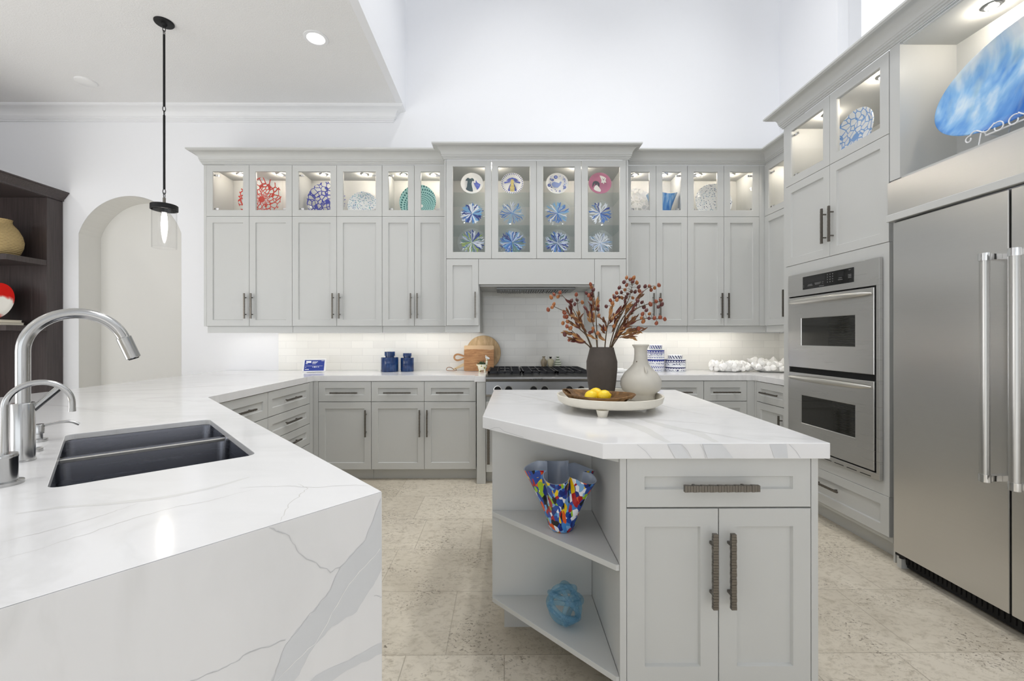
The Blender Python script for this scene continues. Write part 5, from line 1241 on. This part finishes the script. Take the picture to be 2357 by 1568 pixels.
def coral(label, x, y, rx, ry, h, seed):
    mb, rd = coral_bowl(seed, rx, ry, h)
    for k in range(52):   # petal lumps along the rim, modelled into the same surface piece
        a = 2*PI*k/26 + rd.uniform(-.08,.08); e = rd.uniform(.8,1.04); c = Vector((rx*e*math.cos(a), ry*e*math.sin(a), h*(rd.uniform(.62,1.0) if k < 26 else rd.uniform(.34,.6)))); s_ = rd.uniform(.019,.031)
        seg, ring = 9, 5; L = []
        for j in range(ring+1):
            p_ = -PI/2 + PI*j/ring; L.append([(c.x + s_*rd.uniform(.8,1.15)*math.cos(p_)*math.cos(2*PI*i/seg), c.y + s_*rd.uniform(.8,1.15)*math.cos(p_)*math.sin(2*PI*i/seg), c.z + s_*math.sin(p_)) for i in range(seg)])
        mb.loft(L, caps=True)
    o = obj('coral_bowl', mb, plain('white_coral_ceramic', (244,243,240), .45, var=.03), smooth=38, loc=(x, y, CT)); tag(o, label, 'bowl', 'white coral bowls in the corner')
coral('white coral-textured low bowl, the left of two on the right counter', 2.150, 4.14, .165, .125, .082, 21)
coral('white coral-textured bowl, taller, tucked in the right corner', 2.545, 4.10, .200, .160, .105, 22)

# ------------------------------------------------------------------ bookcase at the left
bk = thing('bookcase', 'dark espresso built-in bookcase at the left wall', 'bookcase', (-4.415, 4.2, 0))
def eb(n, x0, x1, y0, y1, z0, z1, bev=.002):
    mb = MB(); mb.box(x0+4.415, x1+4.415, y0-4.2, y1-4.2, z0, z1); return obj(n, mb, M['espresso'], bk, bevel=bev)
eb('back_panel', -5.99, -4.56, 4.225, 4.376, 0, 2.60); eb('stile', -4.559, -4.415, 4.224, 4.376, 0, 2.60); eb('side_panel', -5.99, -5.95, 2.9, 4.224, 0, 2.60)
eb('top_panel', -5.99, -4.415, 2.9, 4.376, 2.601, 2.625)
for z in (1.992, 1.358, .45): eb('shelf', -5.949, -4.417, 3.88, 4.223, z-.051, z)
mb = sweep('c', [(-4.415, 2.9), (-4.415, WALL-.004)], [(0,2.606),(.012,2.606),(.012,2.622),(.03,2.64),(.058,2.678),(.066,2.682),(.066,2.694),(0,2.694)], None)
mb.v = [(x+4.415, y-4.2, z) for x, y, z in mb.v]; obj('crown', mb, M['espresso'], bk, smooth=25)
mb = MB(); mb.box(-1.57, -.001, -1.29, .17, 2.6255, 2.68); obj('cap', mb, M['espresso'], bk)
for i, dx_ in enumerate((0,)):
    bs = thing('basket', 'woven tan seagrass pot on the upper bookcase shelf', 'basket', (-4.640, 4.03, 1.9925))
    def weave():
        k = NT('woven_seagrass'); tc = k.n('ShaderNodeTexCoord'); sp = k.n('ShaderNodeSeparateXYZ'); k.t.links.new(tc.outputs['Object'], sp.inputs[0])
        an = k.math('MULTIPLY', k.math('ARCTAN2', sp.outputs['Y'], sp.outputs['X']), 26); zz = k.math('MULTIPLY', sp.outputs['Z'], 420)
        h = k.math('MULTIPLY', k.math('SINE', zz), k.math('ADD', .6, k.math('MULTIPLY', k.math('SINE', k.math('ADD', an, k.math('MULTIPLY', zz, .5))), .4)))
        c = k.mix(k.math('MULTIPLY', k.math('ADD', h, 1), .5), rgb(124,104,70), rgb(206,182,132)); c = k.mix(k.noise(k.coord(), 60, 3), c, rgb(196,170,118))
        b = k.bsdf(Base_Color=c, Roughness=.8); k.set(b, 'Normal', k.bump(h, .6, .006)); return k.done(b)
    mb = MB(); mb.lathe([(r_*.69, z_) for r_, z_ in [(.0,0),(.14,0),(.185,.03),(.215,.09),(.222,.14),(.205,.20),(.165,.26),(.125,.295),(.112,.31),(.112,.335),(.118,.342),(.104,.342),(.10,.31),(.12,.28),(.19,.18),(.2,.1),(.13,.01),(.0,.008)]], 64, caps=False); obj('body', mb, weave(), bs, smooth=60)
def redplate():
    k = NT('red_white_glaze'); tc = k.n('ShaderNodeTexCoord'); sp = k.n('ShaderNodeSeparateXYZ'); k.t.links.new(tc.outputs['Object'], sp.inputs[0]); nz = k.noise(k.coord(), 9, 4, .6, .6)
    e = k.math('ADD', k.math('ABSOLUTE', k.math('ADD', k.math('SUBTRACT', sp.outputs['Y'], k.math('MULTIPLY', sp.outputs['X'], -.3)), .035)), k.math('MULTIPLY', k.math('SUBTRACT', nz, .5), .10))
    return k.done(k.bsdf(Base_Color=k.ramp(e, [(.070, rgb(236,234,226)), (.088, rgb(214,120,112)), (.105, rgb(205,30,24))]), Roughness=.12))
mb = MB(); plate_mesh(mb, .172, depth=.02); o = obj('display_plate', mb, redplate(), smooth=50); tag(o, 'round red and white plate standing on the lower bookcase shelf', 'plate'); put_plate(o, -4.722, 4.085, 1.3585+.055, .172, 9)
mb = MB(); mb.box(-.03, .03, -.02, .06, 0, .006); mb.box(-.03,.03,.045,.06,0,.05); 
z = 1.3585
for i, (h_, x0, lab, c_) in enumerate(((.026, -4.80, 'pale book at the bottom of the stack under the red plate', (208,200,182)), (.024, -4.81, 'cream book on top of the stack under the red plate', (226,220,204)))):
    b_ = thing('book', lab, 'book', (x0+.16, 4.02, z), math.radians(1.5*i), 'books on the lower bookcase shelf')
    mb = MB(); mb.box(-.15, .115-.01*i, -.10, .10, .002, h_-.0025); obj('pages', mb, plain('book_pages', (236,230,214), .8), b_)
    mb = MB(); mb.box(-.155, .118-.01*i, -.103, .103, 0, .002); mb.box(-.155, .118-.01*i, -.103, .103, h_-.0025, h_-.0005); mb.box(-.158, -.155, -.103, .103, 0, h_-.0005); obj('cover', mb, plain('book_cover', c_, .6), b_)
    z += h_

# ------------------------------------------------------------------ ceiling fixtures
pd = thing('pendant_lamp', 'black pendant with a clear glass cylinder hanging over the bar', 'pendant lamp', (-2.466, 3.17, 0)); cz = 3.533
mb = MB(); mb.lathe([(.062,cz),(.062,cz-.006),(.058,cz-.012),(.02,cz-.014),(.014,cz-.03),(.006,cz-.034),(.0,cz-.034)], 40); obj('canopy', mb, M['iron'], pd, smooth=40)
def link_(zc_, a): 
    P = []
    for i in range(18):
        t_ = 2*PI*i/18; x = .0085*math.cos(t_); zz = .020*math.sin(t_); P.append((x*math.cos(a), x*math.sin(a), zc_+zz))
    m_b = MB(); m_b.tube(P, .0024, 8, closed=True); return m_b
for zc_, a in ((cz-.050, .3), (cz-.078, 1.7), (2.905, .5), (2.873, 1.9), (2.303, .4), (2.275, 1.7)): obj('chain_link', link_(zc_, a), M['iron'], pd, smooth=60)
mb = MB(); mb.tube([(0,0,cz-.09),(0,0,2.922)], .0075, 12); obj('rod', mb, M['iron'], pd, smooth=40); mb = MB(); mb.tube([(0,0,2.858),(0,0,2.32)], .0075, 12); obj('rod', mb, M['iron'], pd, smooth=40)
mb = MB(); mb.tube([(0,0,2.258),(0,0,2.205)], .009, 14); obj('stem', mb, M['pewter'], pd, smooth=40)
mb = MB(); mb.lathe([(.010,2.206),(.079,2.206),(.083,2.203),(.083,2.168),(.078,2.168),(.077,2.198),(.022,2.198),(.022,2.15),(.0,2.15)], 48, caps=False); obj('cap', mb, M['iron'], pd, smooth=40)
mb = MB(); mb.lathe([(.0745,2.190),(.0745,1.893),(.0725,1.8925),(.0725,1.897)], 64, caps=False); o = obj('glass_shade', mb, M['shade_glass'], pd, smooth=40); o['label'] = 'clear glass cylinder shade'
mb = MB(); mb.lathe([(.0,2.148),(.013,2.148),(.017,2.12),(.020,2.07),(.0185,2.02),(.010,1.975),(.004,1.955),(.0,1.953)], 24, caps=False); o = obj('bulb', mb, M['bulb'], pd, smooth=60); o['label'] = 'glowing tubular bulb'
rc = thing('ceiling_downlight', 'round recessed downlight glowing in the low ceiling', 'recessed light', (-1.436, 3.331, cz))
mb = MB(); mb.lathe([(.090,0),(.089,-.004),(.066,-.006),(.062,-.001),(.062,0)], 48, caps=False); obj('trim_ring', mb, M['trim'], rc, smooth=40)
mb = MB(); mb.lathe([(.0,-.0015),(.0615,-.0015),(.0615,-.001),(.0,-.001)], 40, caps=False); obj('lens', mb, M['led'], rc)['label'] = 'glowing lens'
mb = MB(); mb.lathe([(.078,0),(.076,-.012),(.060,-.022),(.0,-.024)], 48); o = obj('smoke_detector', mb, M['plastic'], smooth=40, loc=(-3.73, 3.90, cz)); tag(o, 'round white smoke detector on the low ceiling', 'smoke detector')

# ------------------------------------------------------------------ light
def area(name, loc, rot, sx, sy, power, col=(1,1,1)):
    l = bpy.data.lights.new(name, 'AREA'); l.shape = 'RECTANGLE'; l.size = sx; l.size_y = sy; l.energy = power; l.color = col
    o = bpy.data.objects.new(name, l); COL.objects.link(o); o.location = loc; o.rotation_euler = rot; return o
def spot(name, loc, power, col=(1,.95,.88), size=2.4, r_=.06):
    l = bpy.data.lights.new(name, 'SPOT'); l.energy = power; l.color = col; l.spot_size = size; l.spot_blend = .8; l.shadow_soft_size = r_
    o = bpy.data.objects.new(name, l); COL.objects.link(o); o.location = loc; return o
WORLD = bpy.data.worlds.new('daylight'); S.world = WORLD; WORLD.use_nodes = True
nt = WORLD.node_tree; bg = nt.nodes['Background']; bg.inputs[0].default_value = (.93,.96,1,1)
# the sky is brighter towards +x, so the high window shows white
tcw = nt.nodes.new('ShaderNodeTexCoord'); spw = nt.nodes.new('ShaderNodeSeparateXYZ'); nt.links.new(tcw.outputs['Generated'], spw.inputs[0])
mr = nt.nodes.new('ShaderNodeMapRange'); mr.inputs[1].default_value = .25; mr.inputs[2].default_value = .55; mr.inputs[3].default_value = .2; mr.inputs[4].default_value = 1.3
nt.links.new(spw.outputs[0], mr.inputs[0]); nt.links.new(mr.outputs[0], bg.inputs[1])
area('rear_window_daylight', (-1.2, -8.9, 1.7), (math.radians(102), 0, 0), 9.0, 3.2, 160, (.91,.955,1))
area('rear_high_fill', (1.0, -8.9, 4.7), (PI/2, 0, 0), 3.4, 2.2, 10, (.91,.955,1))  # unseen fill, added high up to light the upper back wall
area('left_window_daylight', (-5.95, -1.5, 1.7), (0, -math.radians(100), 0), 2.6, 4.0, 104, (.97,.98,1))
area('upward_fill_left', (-4.6, .2, .03), (PI, 0, 0), 2.2, 3.4, 70, (.98,.99,1))  # added upward fill that brightens the low ceiling and left wall
area('upward_fill_rear', (.6, -2.6, .03), (PI, 0, 0), 3.4, 2.6, 38, (.98,.99,1))  # added upward fill behind the camera for upper walls and tall units
spot('ceiling_spot', (-1.436, 3.331, cz-.02), 8, (1,.97,.93))
for x, y in ((.4,1.9),(1.6,2.2),(1.9,1.0),(1.75,2.9),(.1,3.0)): spot('kitchen_fill_spot', (x, y, 5.97), 118, (1,.99,.97), 1.7)  # unseen spots added to brighten the island, floor and right-hand cabinets
for x, y in ((-3.4,1.2),(-3.0,-.6),(-3.6,3.1),(-5.0,3.3)): spot('ceiling_spot', (x, y, cz-.02), 7 if x > -4.9 else 26, (1,.97,.93))  # unseen spots; the strongest, at far left, added to brighten the left wall
for x0, x1, pw in ((-2.70,-1.95,.75),(-1.93,-1.13,1.0),(-1.10,-.56,.9),(1.13,1.68,1.3),(1.71,2.34,1.3)): strip((x0+x1)/2, 4.20, 1.338, x1-x0, .03, pw)
strip(-.37, 4.15, 1.338, .26, .03, .5); strip(2.62, 3.68, 1.338, .03, .6, 1.1)

# ------------------------------------------------------------------ camera
FOC = 1000.0
cam = bpy.data.cameras.new('camera'); cam.sensor_width = 36; cam.sensor_fit = 'HORIZONTAL'; cam.lens = 36*FOC/2357
cam.shift_x = 12.5/2357; cam.shift_y = -7/2357; cam.clip_start = .02
co = bpy.data.objects.new('camera', cam); COL.objects.link(co)
psi = math.atan(.006); rho = .001
co.matrix_world = Matrix.Translation((0,0,1.2415)) @ Matrix.Rotation(-psi, 4, 'Z') @ Matrix.Rotation(PI/2, 4, 'X') @ Matrix.Rotation(-rho, 4, 'Z')
S.camera = co
S.view_settings.view_transform = 'Standard'; S.view_settings.look = 'None'; S.view_settings.gamma = 1; S.view_settings.use_curve_mapping = False
S.view_settings.exposure = -0.04
S.cycles.max_bounces = 14; S.cycles.diffuse_bounces = 8; S.cycles.transparent_max_bounces = 24; S.cycles.use_denoising = True
S.cycles.caustics_reflective = False; S.cycles.caustics_refractive = False; S.cycles.sample_clamp_indirect = 6
